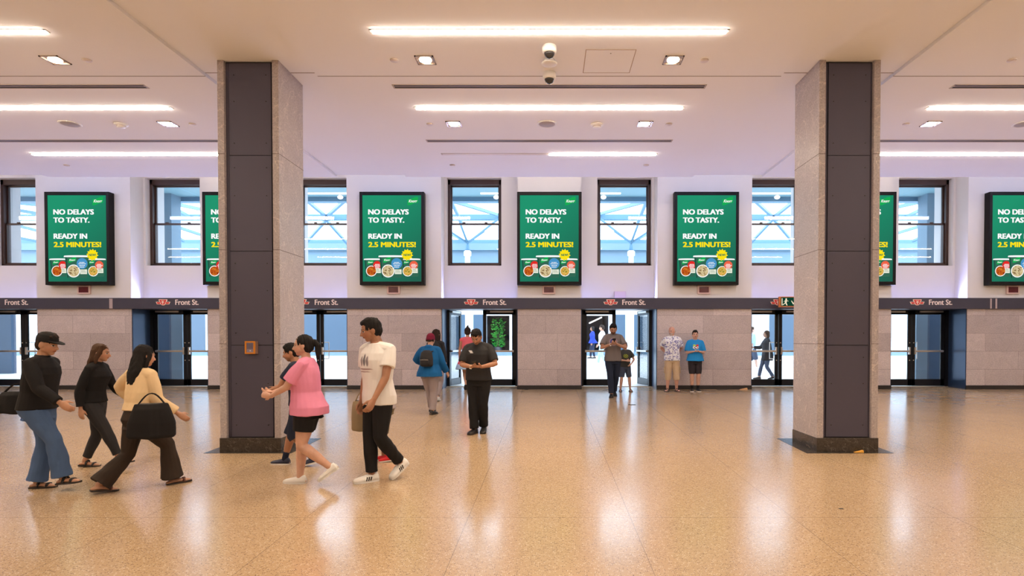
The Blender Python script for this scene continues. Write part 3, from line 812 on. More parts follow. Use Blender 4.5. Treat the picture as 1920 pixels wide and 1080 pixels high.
# soffit slab hugging this building, with its edge beam
m = MB().use(SOFF_M); zs = atY(0, 372, 20).z
m.box(-30, 30, 17.1, 20.0, zs, zs + .25); m.use(PALE_M); m.box(-30, 30, 19.8, 20.1, zs - .14, zs + .4)
m.use(mat('court_soffit_joint', (.2, .4, .5), .7))
for x in (-13.8, -11.4, -9.0, 9.0, 11.4, 13.8): m.box(x - .012, x + .012, 17.1, 19.8, zs - .003, zs + .01)
struct(m.build('roof_soffit'), 'pale blue soffit outside above the windows')
# facade across the court
za = atY(0, 497, YF).z; zb_ = atY(0, 470, YF).z; zc_ = atY(0, 450, YF).z
zp = atY(0, 590, YF).z
m = MB().use(PWHITE_M); zf = fz(YF)
holes = [(-3.55, -2.25), (1.75, 3.35)]
xe = [-40] + [e for h in holes for e in h] + [40]
for a, b in zip(xe[0::2], xe[1::2]): m.box(a, b, YF, YF + .3, zf - .3, zp + .5)
for a, b in holes: m.box(a, b, YF, YF + .3, zp - .05, zp + .5)
m.use(PALE2_M); m.box(-40, 40, YF, YF + .3, zp + .5, zb_); m.use(PALE_M); m.box(-40, 40, YF - .15, YF + .45, zb_, zc_)
m.use(PALE2_M); m.box(-40, 40, YF - .25, YF - .15, zb_, zb_ + (zc_ - zb_) * .62)
struct(m.build('wall_court_facade'), 'pale facade across the court')
m = MB().use(PANEL_M)
for x0, x1 in ((-5.25, -4.75), (-4.28, -3.72), (3.72, 4.28), (4.78, 5.25), (-14.6, -13.1), (-12.7, -11.2), (-10.8, -9.2), (-8.8, -7.4), (7.3, 8.6), (9.0, 10.4), (12.4, 14.0), (14.5, 16.2), (16.6, 18.4), (-21, -19.4), (-18.9, -17.2)):
    m.box(x0, x1, YF - .03, YF + .05, zf + .04, zp)
struct(m.build('wall_court_panel'), 'blue grey panels along the foot of the facade')
m = MB().use(mat('court_plinth', (0.16, 0.24, 0.32), .5)); m.box(-40, 40, YF - .05, YF, zf - .1, zf + .22)
struct(m.build('baseboard_court'))
# dark shop interiors behind the two openings
for a, b in holes:
    for bx_ in ((a, b, YF + 3.9, YF + 4, zf, zp + .4), (a - .05, a, YF + .3, YF + 4, zf, zp + .4), (b, b + .05, YF + .3, YF + 4, zf, zp + .4), (a, b, YF + .3, YF + 4, zp, zp + .1)):
        m = MB().use(mat('shop_dark', (0.03, 0.035, 0.05), .6)); m.box(*bx_); struct(m.build('wall_shop'))
m = MB().use(emis('shop_tube', (0.95, 0.98, 1.0), 1.6)); m.beam(atY(1105, 606, YF + 1.5), atY(1128, 595, YF + 2.5), .07, .07)
tag(m.build('shop_light'), 'slanting white light tube in the dark shop across the court', 'light')
# plant behind glass
pl = empty('leafy_plant', (-2.95, YF + .75, fz(YF + .75))); tag(pl, 'tall leafy green plant seen through the right leaf of the left open door', 'plant')
m = MB().use(mat('leaf_green', rgb(34, 140, 46), .5)); m2 = MB().use(mat('leaf_light', rgb(80, 200, 70), .5))
rr = random.Random(5)
for i in range(420):
    mm = m if rr.random() < .7 else m2
    z = rr.uniform(.45, 2.1); a = rr.uniform(0, 6.28); r = rr.uniform(.05, .34); c = Vector((r * math.cos(a), r * math.sin(a) * .7, z))
    d = Vector((math.cos(a + rr.uniform(-1, 1)), math.sin(a + rr.uniform(-1, 1)), rr.uniform(-.4, .7))).normalized(); u = d.orthogonal().normalized(); l = rr.uniform(.1, .2)
    mm.add([c, c + d * l * .4 + u * l * .2, c + d * l, c + d * l * .4 - u * l * .2], [(0, 1, 2, 3)])
m.build('foliage', parent=pl); m2.build('young_foliage', parent=pl)
m = MB().use(mat('pot_dark', (.05, .05, .06), .5), True); m.lathe((0, 0, 0), [(.2, 0), (.25, .45), (.22, .47), (.2, .44)], 20); m.build('pot', parent=pl)
m = MB().use(mat('stem_brown', (.12, .08, .05), .7)); m.bar((0, 0, .4), (.05, 0, 1.3), .02); m.bar((0, 0, .4), (-.08, .02, 1.2), .016); m.build('stem', parent=pl)
# tree columns with branching struts
def tree_column(sx):
    xb = sx * 153 * (YF - 1.2) / FPX; yb = YF - 1.2
    t = empty('tree_column', (xb, yb, fz(yb))); struct(t, '%s white court column with branching roof struts' % ('left' if sx < 0 else 'right'))
    zt = atY(0, 494, yb).z - fz(yb); zcap = atY(0, 470, yb).z - fz(yb); zn = atY(0, 452, yb).z - fz(yb)
    m = MB().use(PWHITE_M, True); m.lathe((0, 0, 0), [(.14, 0), (.14, zt + .6 * (zcap - zt))], 24); m.build('shaft', parent=t)
    m = MB().use(PWHITE_M, True); m.lathe((0, 0, 0), [(.15, zt + .55 * (zcap - zt)), (.20, zt + .6 * (zcap - zt)), (.20, zcap - .05), (.14, zcap)], 24); m.build('capital', parent=t)
    m = MB().use(PALE_M, True); m.lathe((0, 0, 0), [(.11, zcap), (.08, zn - .2), (.10, zn)], 16); m.build('node', parent=t)
    n = Vector((0, 0, zn - .1))
    for px, py, Y in ((847, 376, 27), (925, 418, 26), (838, 430, 30), (846, 440, 34.0), (905, 436, 33)):
        q = atY(px if sx < 0 else 2060 - px, py, Y) - Vector((xb, yb, fz(yb)))
        m = MB().use(PALE_M); q2 = n + (q - n) * 1.12
        m.bar(n, q2, .06, 10, .05); m.build('strut', parent=t)
tree_column(-1); tree_column(1)
# roof lattice: purlins, edge beams and diagonals under the open glass
m = MB().use(PALE_M)
zq = atY(0, 408, 27).z
m.beam((-40, 27, zq), (40, 27, zq), .35, .22)
def RP(px, py, Y): return atY(px, py, Y)
for pts in (((834, 372, 21), (940, 405, 27)), ((1122, 402, 27), (1215, 376, 21)), ((846, 376, 22), (865, 418, 27)), ((1195, 420, 27), (1212, 376, 22)),
            ((560, 362, 22), (612, 407, 27)), ((655, 368, 22), (612, 407, 27)), ((612, 412, 27), (560, 470, 33)), ((612, 412, 27), (656, 462, 33)),
            ((1405, 366, 22), (1450, 408, 27)), ((1500, 368, 22), (1450, 408, 27)), ((1450, 410, 27), (1405, 458, 33)), ((1450, 410, 27), (1500, 470, 33)),
            ((328, 382, 21), (374, 392, 24)), ((325, 390, 24), (358, 408, 27)), ((325, 423, 27), (376, 440, 30)), ((325, 440, 29), (345, 452, 33)),
            ((1683, 388, 23), (1732, 377, 21)), ((1698, 407, 27), (1732, 391, 24)), ((1683, 437, 30), (1732, 422, 27)), ((1712, 452, 33), (1740, 438, 29)),
            ((20, 392, 24), (68, 400, 25)), ((20, 420, 27), (68, 432, 29)), ((30, 445, 31), (68, 452, 33)), ((30, 380, 22), (68, 384, 23))):
    m.beam(RP(*pts[0]), RP(*pts[1]), .12, .12)
struct(m.build('roof_lattice'), 'pale blue steel lattice of the glass roof')
m = MB().use(PALE2_M)
for x in (-12.25, 12.25): m.box(x - .19, x + .19, 19.3, 19.8, fz(19.3), zs)
struct(m.build('column_court'), 'pale blue square posts outside the end doors')
m = MB().use(OSTONE_M)
for x in (-11.29, 11.29, -15.58, 15.58): m.box(x - .22, x + .22, 17.1, 17.36, 3.0, zs)
for sg in (-1, 1):
    m.use(mat('court_pale_panel', (0.10, 0.155, 0.205), .5)); m.box(sg * 11.08, sg * 11.42, 18.2, 18.6, fz(18.2), 3.1)
    m.use(mat('court_blue_panel', (0.027, 0.058, 0.108), .4)); m.box(sg * 11.42, sg * 12.7, 18.25, 18.6, fz(18.2), 3.1)
struct(m.build('wall_buttress'), 'pale stone buttresses outside the end windows')
m = MB().use(mat('court_blue_panel', (0.027, 0.058, 0.108), .4))
for x0, x1 in ((-21.0, -18.75), (18.75, 21.0)): m.box(x0, x1, 21.0, 21.2, fz(21) - .02, 3.1)
struct(m.build('wall_court_screen'), 'blue grey screens outside the end doors')
# tubes and lamps under the outside soffit
TUBE_M = emis('court_tube', (1, 1, 1), 2.2)
for i, (a, b, lb) in enumerate(((901, 938, 'left middle'), (1123, 1164, 'right middle'), (560, 652, 'third from the left'), (1406, 1500, 'fourth from the left'))):
    p, q = atY(a, 362.5, 19.2), atY(b, 362.5, 19.2)
    m = MB().use(TUBE_M); m.box(p.x, q.x, 19.17, 19.23, zs - .05, zs - .01)
    tag(m.build('tube_light'), 'bright tube light outside, high in the %s window' % lb, 'light', 'tube lights outside the windows')
for px, lb in ((931, 'left middle'), (1131, 'right middle'), (640, 'window beside the left column'), (1455, 'window beside the right column')):
    p = atY(px, 371, 19.7); m = MB().use(TUBE_M, True); m.lathe((0, 0, 0), [(.05, .06), (.09, .02), (.08, -.03), (.02, -.06)], 16)
    o = m.build('globe_lamp'); o.location = (p.x, 19.6, zs - .06); tag(o, 'small glowing globe lamp outside, high in the %s' % (lb + (' window' if 'middle' in lb else '')), 'light', 'globe lamps outside the windows')

# ================================================================== added fill: unseen glowing strips put in the ceiling slot to brighten the wall
FILL_L = emis('fill_lavender', (0.62, 0.68, 1.0), 30.0); FILL_W = emis('fill_warm', (1.0, 0.87, 0.74), 46.0)
for k in range(-4, 5):
    x, h = k * PIER, (1.5 if k % 2 else 1.1)
    t = empty('added_wall_fill', (x, YEND + .12, ZS + .35)); tag(t, 'added hidden fill strip in the ceiling slot lighting pier %s the middle' % ('number %d %s of' % (abs(k), 'left' if k < 0 else 'right') if k else 'at'), 'wall light', 'added fill strips in the ceiling slot')
    m = MB().use(HOUSING_M); m.box(-h, h, -.1, 0, -.06, .06); m.build('housing', parent=t)
    m = MB().use(FILL_L if k % 2 else FILL_W); m.box(-h + .02, h - .02, .001, .02, -.05, .05); m.build('diffuser', parent=t)

# cove lamps lying in the trough behind the fascia, tilted up towards the ceiling
COVE_L = emis('cove_lavender', (0.44, 0.50, 1.0), 175.0)
for k in range(-4, 4):
    x0, x1 = k * PIER + half(k) + .12, (k + 1) * PIER - half(k + 1) - .12
    t = empty('cove_lamp', ((x0 + x1) / 2, 15.98, ZTROUGH)); tag(t, 'cove lamp lying in the trough above door recess %d %s the middle' % (k + 1 if k >= 0 else -k, 'right of' if k >= 0 else 'left of'), 'wall light', 'cove lamps behind the sign fascia'); h = (x1 - x0) / 2
    m = MB().use(HOUSING_M); m.box(-h, h, .2, .28, 0, .12); m.build('housing', parent=t)
    m = MB().use(COVE_L); m.add([(-h + .02, .198, .015), (h - .02, .198, .015), (h - .02, .198, .11), (-h + .02, .198, .11)], [(0, 1, 2, 3)]); m.build('diffuser', parent=t)

# ================================================================== PEOPLE
class Raw:
    """closed overlapping shells that a voxel remesh fuses into one continuous surface"""
    def __init__(self): self.v, self.f = [], []
    def secs(self, S, n=14):
        b = len(self.v)
        for c, u, v, ru, rv in S:
            for k in range(n):
                a = 2 * math.pi * k / n
                self.v.append(tuple(c + u * (ru * math.cos(a)) + v * (rv * math.sin(a))))
        m = len(S)
        for i in range(m - 1):
            for k in range(n):
                k2 = (k + 1) % n
                self.f.append((b + i * n + k, b + i * n + k2, b + (i + 1) * n + k2, b + (i + 1) * n + k))
        self.f.append(tuple(b + k for k in range(n - 1, -1, -1))); self.f.append(tuple(b + (m - 1) * n + k for k in range(n)))
    def limb(self, pts, rads, n=12, round0=True, round1=True, flat=None, fk=1.0):
        """tapered tube; flat = axis along which the radius is scaled by fk"""
        P = [Vector(p) for p in pts]; R = list(rads)
        T = []
        for i in range(len(P)):
            a = P[max(i - 1, 0)]; b = P[min(i + 1, len(P) - 1)]; T.append((b - a).normalized())
        if round0:
            for k in (.55, .9): 
                pass
        S = []
        u = None
        def frame(t, u):
            if flat is not None:
                w = Vector(flat); w = (w - t * w.dot(t))
                w = w.normalized() if w.length > 1e-4 else t.orthogonal().normalized()
                return w.cross(t).normalized(), w
            if u is None: u = t.orthogonal()
            u = (u - t * u.dot(t)).normalized()
            return u, t.cross(u)
        if round0:
            uu, vv = frame(T[0], u)
            for s, h in ((.35, .94), (.75, .66)): S.append((P[0] - T[0] * R[0] * h * .9, uu, vv, R[0] * s, R[0] * s * fk))
        for p, t, r in zip(P, T, R):
            uu, vv = frame(t, u); u = uu
            S.append((p, uu, vv, r, r * fk))
        if round1:
            for s, h in ((.75, .66), (.35, .94)): S.append((P[-1] + T[-1] * R[-1] * h * .9, uu, vv, R[-1] * s, R[-1] * s * fk))
        self.secs(S, n)
    def ball(self, c, A, r, n=16, m=10):
        """ellipsoid; A = 3x3 rotation, r = radii"""
        S = []
        x, y, z = A.col[0], A.col[1], A.col[2]
        for i in range(1, m):
            a = math.pi * i / m
            S.append((Vector(c) + z * (-math.cos(a) * r[2]), x, y, r[0] * math.sin(a), r[1] * math.sin(a)))
        self.secs(S, n)
    def mesh(self, name):
        me = bpy.data.meshes.new(name); me.from_pydata(self.v, [], self.f); me.update(); return me

def fuse(raw, name, parent, voxel, smooth=3, mats=(), post=None, ripple=None):
    me = raw.mesh(name); o = bpy.data.objects.new(name, me); COL.objects.link(o)
    r = o.modifiers.new('r', 'REMESH'); r.mode = 'VOXEL'; r.voxel_size = voxel; r.use_smooth_shade = True
    s = o.modifiers.new('s', 'SMOOTH'); s.iterations = smooth; s.factor = .5
    bpy.context.view_layer.update()
    m2 = bpy.data.meshes.new_from_object(o.evaluated_get(bpy.context.evaluated_depsgraph_get()))
    o.modifiers.clear(); o.data = m2; bpy.data.meshes.remove(me); m2.name = name
    for m in mats: m2.materials.append(m)
    nv = len(m2.vertices)
    co = np.empty(nv * 3); m2.vertices.foreach_get('co', co); co = co.reshape(-1, 3)
    if ripple:
        no = np.empty(nv * 3); m2.vertices.foreach_get('normal', no); no = no.reshape(-1, 3)
        co = co + no * ripple(co)[:, None]; m2.vertices.foreach_set('co', co.ravel())
    if post: post(m2, co)
    m2.polygons.foreach_set('use_smooth', np.ones(len(m2.polygons), bool))
    m2.update(); o.parent = parent
    return o
def wrinkles(amp, seed, stretch=(1, 1, .55), freq=22):
    g = np.random.default_rng(seed); ks = g.normal(size=(9, 3)) * freq * np.array(stretch); ph = g.uniform(0, 6.28, 9)
    def f(co):
        d = np.zeros(len(co))
        for k, p in zip(ks, ph): d += np.sin(co @ k + p)
        return amp * d / 3.0
    return f

def skin_mat(name, skin, brow=(0.03, 0.02, 0.015), lip=None, beard=0.0, beardc=(0.05, 0.035, 0.03)):
    m = bpy.data.materials.new(name); m.use_nodes = True
    nt = m.node_tree; p = nt.nodes['Principled BSDF']; L = nt.links.new
    at = N(nt, 'ShaderNodeAttribute'); at.attribute_name = 'face'
    s = N(nt, 'ShaderNodeSeparateXYZ'); L(at.outputs['Vector'], s.inputs[0])
    x, y, z = s.outputs[0], s.outputs[1], s.outputs[2]; ax = M2(nt, 'ABSOLUTE', x)
    def ell(xc, cx_, rx, cz, rz, soft=.35):
        a = M2(nt, 'POWER', M2(nt, 'ABSOLUTE', M2(nt, 'DIVIDE', M2(nt, 'SUBTRACT', xc, cx_), rx)), 2.0)
        b = M2(nt, 'POWER', M2(nt, 'ABSOLUTE', M2(nt, 'DIVIDE', M2(nt, 'SUBTRACT', z, cz), rz)), 2.0)
        d = M2(nt, 'ADD', a, b)
        e = M2(nt, 'DIVIDE', M2(nt, 'SUBTRACT', 1.0 + soft, d), 2 * soft, clamp=True)
        return M2(nt, 'MULTIPLY', e, M2(nt, 'GREATER_THAN', y, .02))
    n = N(nt, 'ShaderNodeTexNoise'); n.inputs['Scale'].default_value = 14; tc = N(nt, 'ShaderNodeTexCoord'); L(tc.outputs['Object'], n.inputs['Vector'])
    c = ramp(nt, n.outputs['Fac'], [(.3, tuple(q * .9 for q in skin)), (.7, tuple(min(1, q * 1.08) for q in skin))])
    blush = tuple((min(1, skin[0] * 1.05), skin[1] * .82, skin[2] * .8))
    c = mixc(nt, M2(nt, 'MULTIPLY', ell(ax, .026, .016, -.024, .014, .8), .5), c, blush)
    if beard:
        bd = M2(nt, 'MULTIPLY', ell(x, 0.0, .042, -.052, .031, .3), beard)
        c = mixc(nt, bd, c, beardc)
        c = mixc(nt, M2(nt, 'MULTIPLY', ell(x, 0.0, .02, -.0275, .005, .3), beard), c, beardc)
    c = mixc(nt, ell(x, 0.0, .0145, -.0365, .0052), c, lip or (skin[0] * .75, skin[1] * .45, skin[2] * .45))
    c = mixc(nt, M2(nt, 'MULTIPLY', ell(x, 0.0, .012, -.0368, .0011), .8), c, tuple(q * .25 for q in skin))
    c = mixc(nt, M2(nt, 'MULTIPLY', ell(ax, .0175, .0115, .0115, .0032), .9), c, brow)
    c = mixc(nt, ell(ax, .0172, .0092, -.003, .0046), c, (.55, .5, .47))
    c = mixc(nt, ell(ax, .0168, .0044, -.003, .0046), c, (.02, .012, .01))
    c = mixc(nt, M2(nt, 'MULTIPLY', ell(ax, .0172, .0098, .0008, .0014), .9), c, (.02, .012, .01))
    L(c, p.inputs['Base Color']); p.inputs['Roughness'].default_value = .5
    p.inputs['Subsurface Weight'].default_value = .08; p.inputs['Subsurface Radius'].default_value = (.02, .008, .005)
    return m
def attr_mat(name, rough=.8):
    if name in MATS: return MATS[name]
    m = bpy.data.materials.new(name); m.use_nodes = True; nt = m.node_tree; p = nt.nodes['Principled BSDF']
    a = N(nt, 'ShaderNodeAttribute'); a.attribute_name = 'dye'; nt.links.new(a.outputs['Color'], p.inputs['Base Color']); p.inputs['Roughness'].default_value = rough
    n2 = N(nt, 'ShaderNodeTexNoise'); n2.inputs['Scale'].default_value = 160; tc = N(nt, 'ShaderNodeTexCoord'); nt.links.new(tc.outputs['Object'], n2.inputs['Vector'])
    bp = N(nt, 'ShaderNodeBump'); bp.inputs['Strength'].default_value = .15; bp.inputs['Distance'].default_value = .004; nt.links.new(n2.outputs['Fac'], bp.inputs['Height']); nt.links.new(bp.outputs['Normal'], p.inputs['Normal'])
    MATS[name] = m; return m
def cloth(name, c, rough=.85):
    return mat('cloth_' + name, c, rough, noise=.10, nscale=9, bump=.2, bscale=220, spec=.25)
def hairm(name, c):
    return mat('hair_' + name, c, .7, noise=.35, nscale=60, bump=.5, bscale=120, spec=.18)

def rotx(a): return Matrix.Rotation(a, 3, 'X')
def rotz(a): return Matrix.Rotation(a, 3, 'Z')
def roty(a): return Matrix.Rotation(a, 3, 'Y')
def ik(a, c, l1, l2, pole):
    a, c = Vector(a), Vector(c); d = c - a; L = min(d.length, (l1 + l2) * .999); u = d.normalized(); c = a + u * L
    x = (l1 * l1 - l2 * l2 + L * L) / (2 * L); h = math.sqrt(max(l1 * l1 - x * x, 0))
    p = Vector(pole); p = p - u * p.dot(u); p = p.normalized() if p.length > 1e-5 else u.orthogonal().normalized()
    return a + u * x + p * h, c

TORSO_M = [(.455, .060, .048, 0), (.475, .082, .060, -.004), (.515, .094, .068, -.008), (.565, .088, .062, -.004), (.625, .081, .056, .002), (.69, .090, .061, .004), (.745, .098, .066, .006), (.785, .099, .060, .002), (.812, .086, .048, -.002), (.835, .052, .040, -.004), (.85, .036, .035, -.002)]
TORSO_F = [(.455, .062, .050, 0), (.475, .088, .064, -.006), (.515, .099, .072, -.012), (.565, .088, .060, -.006), (.625, .072, .050, .002), (.69, .080, .056, .006), (.745, .086, .068, .014), (.785, .085, .056, .004), (.812, .074, .043, -.002), (.835, .044, .036, -.004), (.85, .031, .031, -.002)]

class Person:
    def __init__(s, loc, face, S, label, female=False, girth=1.0, lean=0, roll=0, twist=0, head=(0, 0, 0), feet=None, arms=None, voxel=.008, drop=0.0, skin=None, name='person', group=None):
        s.root = empty(name, loc, math.radians(face) - math.pi / 2); tag(s.root, label, 'person', group)
        s.S, s.fem, s.g, s.vox = S, female, girth, voxel
        s.lean, s.roll, s.twist = math.radians(lean), math.radians(roll), math.radians(twist)
        s.skin = skin
        s.feet = feet or ((.055, 0, 0, 0, 4), (-.055, 0, 0, 0, 4))   # x, y, lift (m), pitch, yaw out
        Lleg = .248 * S + .232 * S
        hz = 1e9
        for x, y, lift, pit, yaw in s.feet:
            dx, dy = abs(x) - .05 * S, y
            ak = .042 * S + lift
            if lift > .015 or pit > 9: continue
            hz = min(hz, ak + math.sqrt(max(.2, (Lleg * .995) ** 2 - dx * dx - dy * dy)))
        s.hip = min(hz, .522 * S) - drop
        s.hd = head
        s.legs = []
        for (x, y, lift, pit, yaw), sd in zip(s.feet, (1, -1)):
            h = Vector((sd * .05 * S * (1.02 if female else 1), -.004 * S, s.hip))
            pr = math.radians(pit); yr = math.radians(-sd * yaw)
            fw = rotz(yr) @ Vector((0, 1, 0)); R = rotz(yr) @ rotx(-pr)
            toe = Vector((x, y, lift)) ; ank = toe + Vector((0, 0, .042 * S))
            if pit > 0:    # heel raised: pivot about the ball of the foot
                ball = Vector((x, y, lift)) + fw * .085 * S
                ank = ball + R @ Vector((0, -.085 * S, .042 * S))
            k, a = ik(h, ank, .248 * S, .232 * S, (sd * .12, 1, 0))
            s.legs.append((h, k, a, R))
        s.arms = []
        sw = (.093 if female else .101) * S * (.5 + .5 * girth)
        for arm, sd in zip(arms or ({}, {}), (1, -1)):
            sh = s.T(Vector((sd * sw, -.004 * S, .803)), True)
            l1, l2 = .172 * S, .148 * S
            tgt = arm.get('at')
            if tgt is None:
                sw_a = math.radians(arm.get('swing', 0)); ab = math.radians(arm.get('out', 8)); bend = math.radians(arm.get('bend', 12))
                d = Vector((sd * math.sin(ab), math.sin(sw_a), -math.cos(sw_a) * math.cos(ab))).normalized()
                el = sh + d * l1
                a2 = sw_a + bend
                d2 = Vector((sd * math.sin(ab) * .4, math.sin(a2), -math.cos(a2) * math.cos(ab))).normalized()
                wr = el + d2 * l2
            else:
                tgt = s.T(Vector((tgt[0] * S, tgt[1] * S, tgt[2])), True) if not arm.get('abs') else Vector(tgt)
                pole = arm.get('pole', (sd * .7, -.5, -.6))
                el, wr = ik(sh, tgt, l1, l2, pole)
                d2 = (wr - el).normalized()
            s.arms.append(dict(sh=sh, el=el, wr=wr, d=arm.get('hd') and Vector(arm['hd']).normalized() or d2, n=Vector(arm.get('n', (-sd, .1, 0))), t=Vector(arm.get('t', (0, 1, 0))), curl=arm.get('curl', .45)))
        s.neck = s.T(Vector((0, -.004 * S, .845)), True)
        yaw, pitch, rl = [math.radians(q) for q in head]
        s.RH = s.RT(1.0) @ rotz(yaw) @ rotx(-pitch) @ roty(rl)
        s.hc = s.neck + s.RH @ Vector((0, .012 * S, .087 * S))
        s.body()
    def RT(s, t): return rotz(s.twist * t) @ rotx(-s.lean * t) @ roty(s.roll * t)
    def T(s, p, frac=False):
        """un-posed torso point -> posed. p.z is a fraction of stature when frac"""
        z = (p.z - .522) * s.S if frac else p.z
        t = min(1, max(0, z / (.29 * s.S))); t = t * t * (3 - 2 * t)
        q = s.RT(t) @ Vector((p.x, p.y, z))
        return q + Vector((0, 0, s.hip))
    def tsecs(s, off, z0=.0, z1=1.0, zk=None, flare=0.0, yk=1.0, straight=False):
        """torso rings between stature fractions z0..z1, inflated by off"""
        T = TORSO_F if s.fem else TORSO_M; S = s.S; out = []
        zs = sorted(set([z0, z1] + [r[0] for r in T if z0 < r[0] < z1] + list(np.linspace(z0, z1, 8))))
        for z in zs:
            if z <= T[0][0]: rx, ry, yo = T[1][1], T[1][2], T[1][3]
            elif z >= T[-1][0]: rx, ry, yo = T[-1][1:]
            else:
                for a, b in zip(T, T[1:]):
                    if a[0] <= z <= b[0]:
                        k = (z - a[0]) / (b[0] - a[0]); rx, ry, yo = [a[i] + (b[i] - a[i]) * k for i in (1, 2, 3)]; break
            if straight and z < .545: rx, ry, yo = max(rx, T[2][1]) * (1 if z > .47 else .85), max(ry, T[2][2]) * 1.04, T[2][3]
            gz = s.g if z < .80 else 1 + (s.g - 1) * max(0, (.84 - z) / .04)
            belly = max(0, s.g - 1) * 1.2 * math.exp(-((z - .61) / .07) ** 2)
            fl = flare * max(0, (.62 - z) / .2)
            o2 = off(z) if callable(off) else off
            c = s.T(Vector((0, (yo + belly * .03) * S, z)), True)
            z_ = (z - .522) * S; t = min(1, max(0, z_ / (.29 * S))); t = t * t * (3 - 2 * t); R = s.RT(t)
            out.append((c, R @ Vector((1, 0, 0)), R @ Vector((0, 1, 0)), rx * gz * S + o2 + fl, (ry * gz * (1 + belly) * S + o2 + fl) * yk))
        return out
    def legpath(s, i, u0, u1, n=9):
        h, k, a, R = s.legs[i]; pts = []
        for u in np.linspace(u0, u1, n):
            pts.append(h + (k - h) * u if u <= 1 else k + (a - k) * (u - 1))
        return pts
    def legrad(s, u):
        tab = [(0, .054), (.25, .053), (.6, .044), (1, .0335), (1.25, .0345), (1.5, .031), (1.8, .0225), (2, .021)]
        for a, b in zip(tab, tab[1:]):
            if a[0] <= u <= b[0]: return (a[1] + (b[1] - a[1]) * (u - a[0]) / (b[0] - a[0])) * s.S * (.45 + .55 * s.g) * (1.04 if s.fem and u < 1 else 1)
        return .021 * s.S
    def armpath(s, i, u1, n=8, u0=0.0):
        A = s.arms[i]; pts = []
        for u in np.linspace(u0, u1, n):
            pts.append(A['sh'] + (A['el'] - A['sh']) * u if u <= 1 else A['el'] + (A['wr'] - A['el']) * (u - 1))
        return pts
    def armrad(s, u):
        tab = [(0, .031), (.4, .029), (1, .0225), (1.25, .0235), (1.7, .017), (2, .0148)]
        k = (.9 if s.fem else 1.0) * (.4 + .6 * s.g)
        for a, b in zip(tab, tab[1:]):
            if a[0] <= u <= b[0]: return (a[1] + (b[1] - a[1]) * (u - a[0]) / (b[0] - a[0])) * s.S * k
        return .015 * s.S * k
    def hand(s, r, A):
        S = s.S * (.92 if s.fem else 1.0); w0 = A['wr']; d = A['d']
        n = A['n'] - d * A['n'].dot(d); n = n.normalized() if n.length > 1e-4 else d.orthogonal().normalized()
        t = A['t'] - d * A['t'].dot(d) - n * A['t'].dot(n); t = t.normalized() if t.length > 1e-4 else d.cross(n)
        r.limb([w0 - d * .01 * S, w0 + d * .014 * S, w0 + d * .034 * S, w0 + d * .054 * S], [.016 * S, .0205 * S, .0245 * S, .0245 * S], 12, flat=n, fk=.48)
        cl = A['curl']
        for i, (off, ln) in enumerate(((.0175, .040), (.006, .0445), (-.0055, .0415), (-.0165, .033))):
            p = w0 + d * (.056 - abs(off) * .18) * S + t * off * S; a = cl * (.35 + .06 * i); pts = [p - d * .012 * S, p]; dd = d
            sp = t * (off * 3.0)
            for q, fr in enumerate((.45, .31, .24)):
                dd = (d * math.cos(a) + n * math.sin(a) + sp * .25 * (1 - q * .3)).normalized(); p = p + dd * ln * fr * S; pts.append(p); a += cl * (.75 if q == 0 else .5)
            r.limb(pts, [.0058 * S, .0056 * S, .0051 * S, .0047 * S, .0039 * S], 8)
        b = w0 + d * .016 * S + t * .016 * S + n * .003 * S
        d1 = (d * .75 + t * .62 + n * .28).normalized(); d2 = (d * .9 + t * .2 + n * .35).normalized()
        r.limb([b - t * .006 * S, b + d1 * .020 * S, b + d1 * .020 * S + d2 * .017 * S, b + d1 * .02 * S + d2 * .031 * S], [.0088 * S, .0074 * S, .006 * S, .0046 * S], 8)
        return w0 + d * .05 * S + n * .016 * S
    def body(s):
        S = s.S; r = Raw()
        r.secs(s.tsecs(0, .455, .85), 18)
        # shoulders and neck
        for A in s.arms:
            r.limb([s.T(Vector((0, -.004 * S, .825)), True), (s.T(Vector((0, -.004 * S, .822)), True) + A['sh']) / 2, A['sh']], [.034 * S, .034 * S, .031 * S * (.9 if s.fem else 1)])
        nr = (.030 if s.fem else .0345) * S
        r.limb([s.T(Vector((0, -.006 * S, .82)), True), s.neck, s.neck + s.RH @ Vector((0, .004 * S, .045 * S))], [nr * 1.25, nr, nr * .95])
        for i in (0, 1):
            us = np.linspace(0, 2, 11); r.limb(s.legpath(i, 0, 2, 11), [s.legrad(u) for u in us], 14)
            h, k, a, R = s.legs[i]
            f = lambda x, y, z: a + R @ Vector((x * S, y * S, z * S))
            r.limb([f(0, -.026, -.026), f(0, 0, -.020), f(0, .04, -.022), f(0, .075, -.029), f(0, .098, -.032)], [.019 * S, .022 * S, .0225 * S, .023 * S, .014 * S], 12, flat=R @ Vector((0, 0, 1)), fk=.62)
            us = np.linspace(0, 2, 11); r.limb(s.armpath(i, 2, 11), [s.armrad(u) for u in us], 12)
        s.grip = [s.hand(r, A) for A in s.arms]
        # head
        c, RH = s.hc, s.RH
        H = lambda x, y, z: c + RH @ Vector((x * S, y * S, z * S))
        r.ball(H(0, -.004, .010), RH, (.0455 * S, .057 * S, .055 * S), 20, 14)
        r.ball(H(0, .016, -.020), RH, (.0385 * S, .041 * S, .046 * S), 18, 12)
        r.ball(H(0, .033, -.054), RH, (.021 * S, .017 * S, .0145 * S))
        r.limb([H(-.032, .0, -.035), H(0, .03, -.052), H(.032, .0, -.035)], [.013 * S, .013 * S, .013 * S], 10)
        r.limb([H(0, .052, .004), H(0, .060, -.010), H(0, .066, -.0205)], [.0055 * S, .0065 * S, .0085 * S], 8)
        r.ball(H(0, .058, -.0225), RH, (.0115 * S, .007 * S, .006 * S), 10, 6)
        r.ball(H(0, .049, .010), RH, (.031 * S, .0085 * S, .0075 * S), 12, 8)
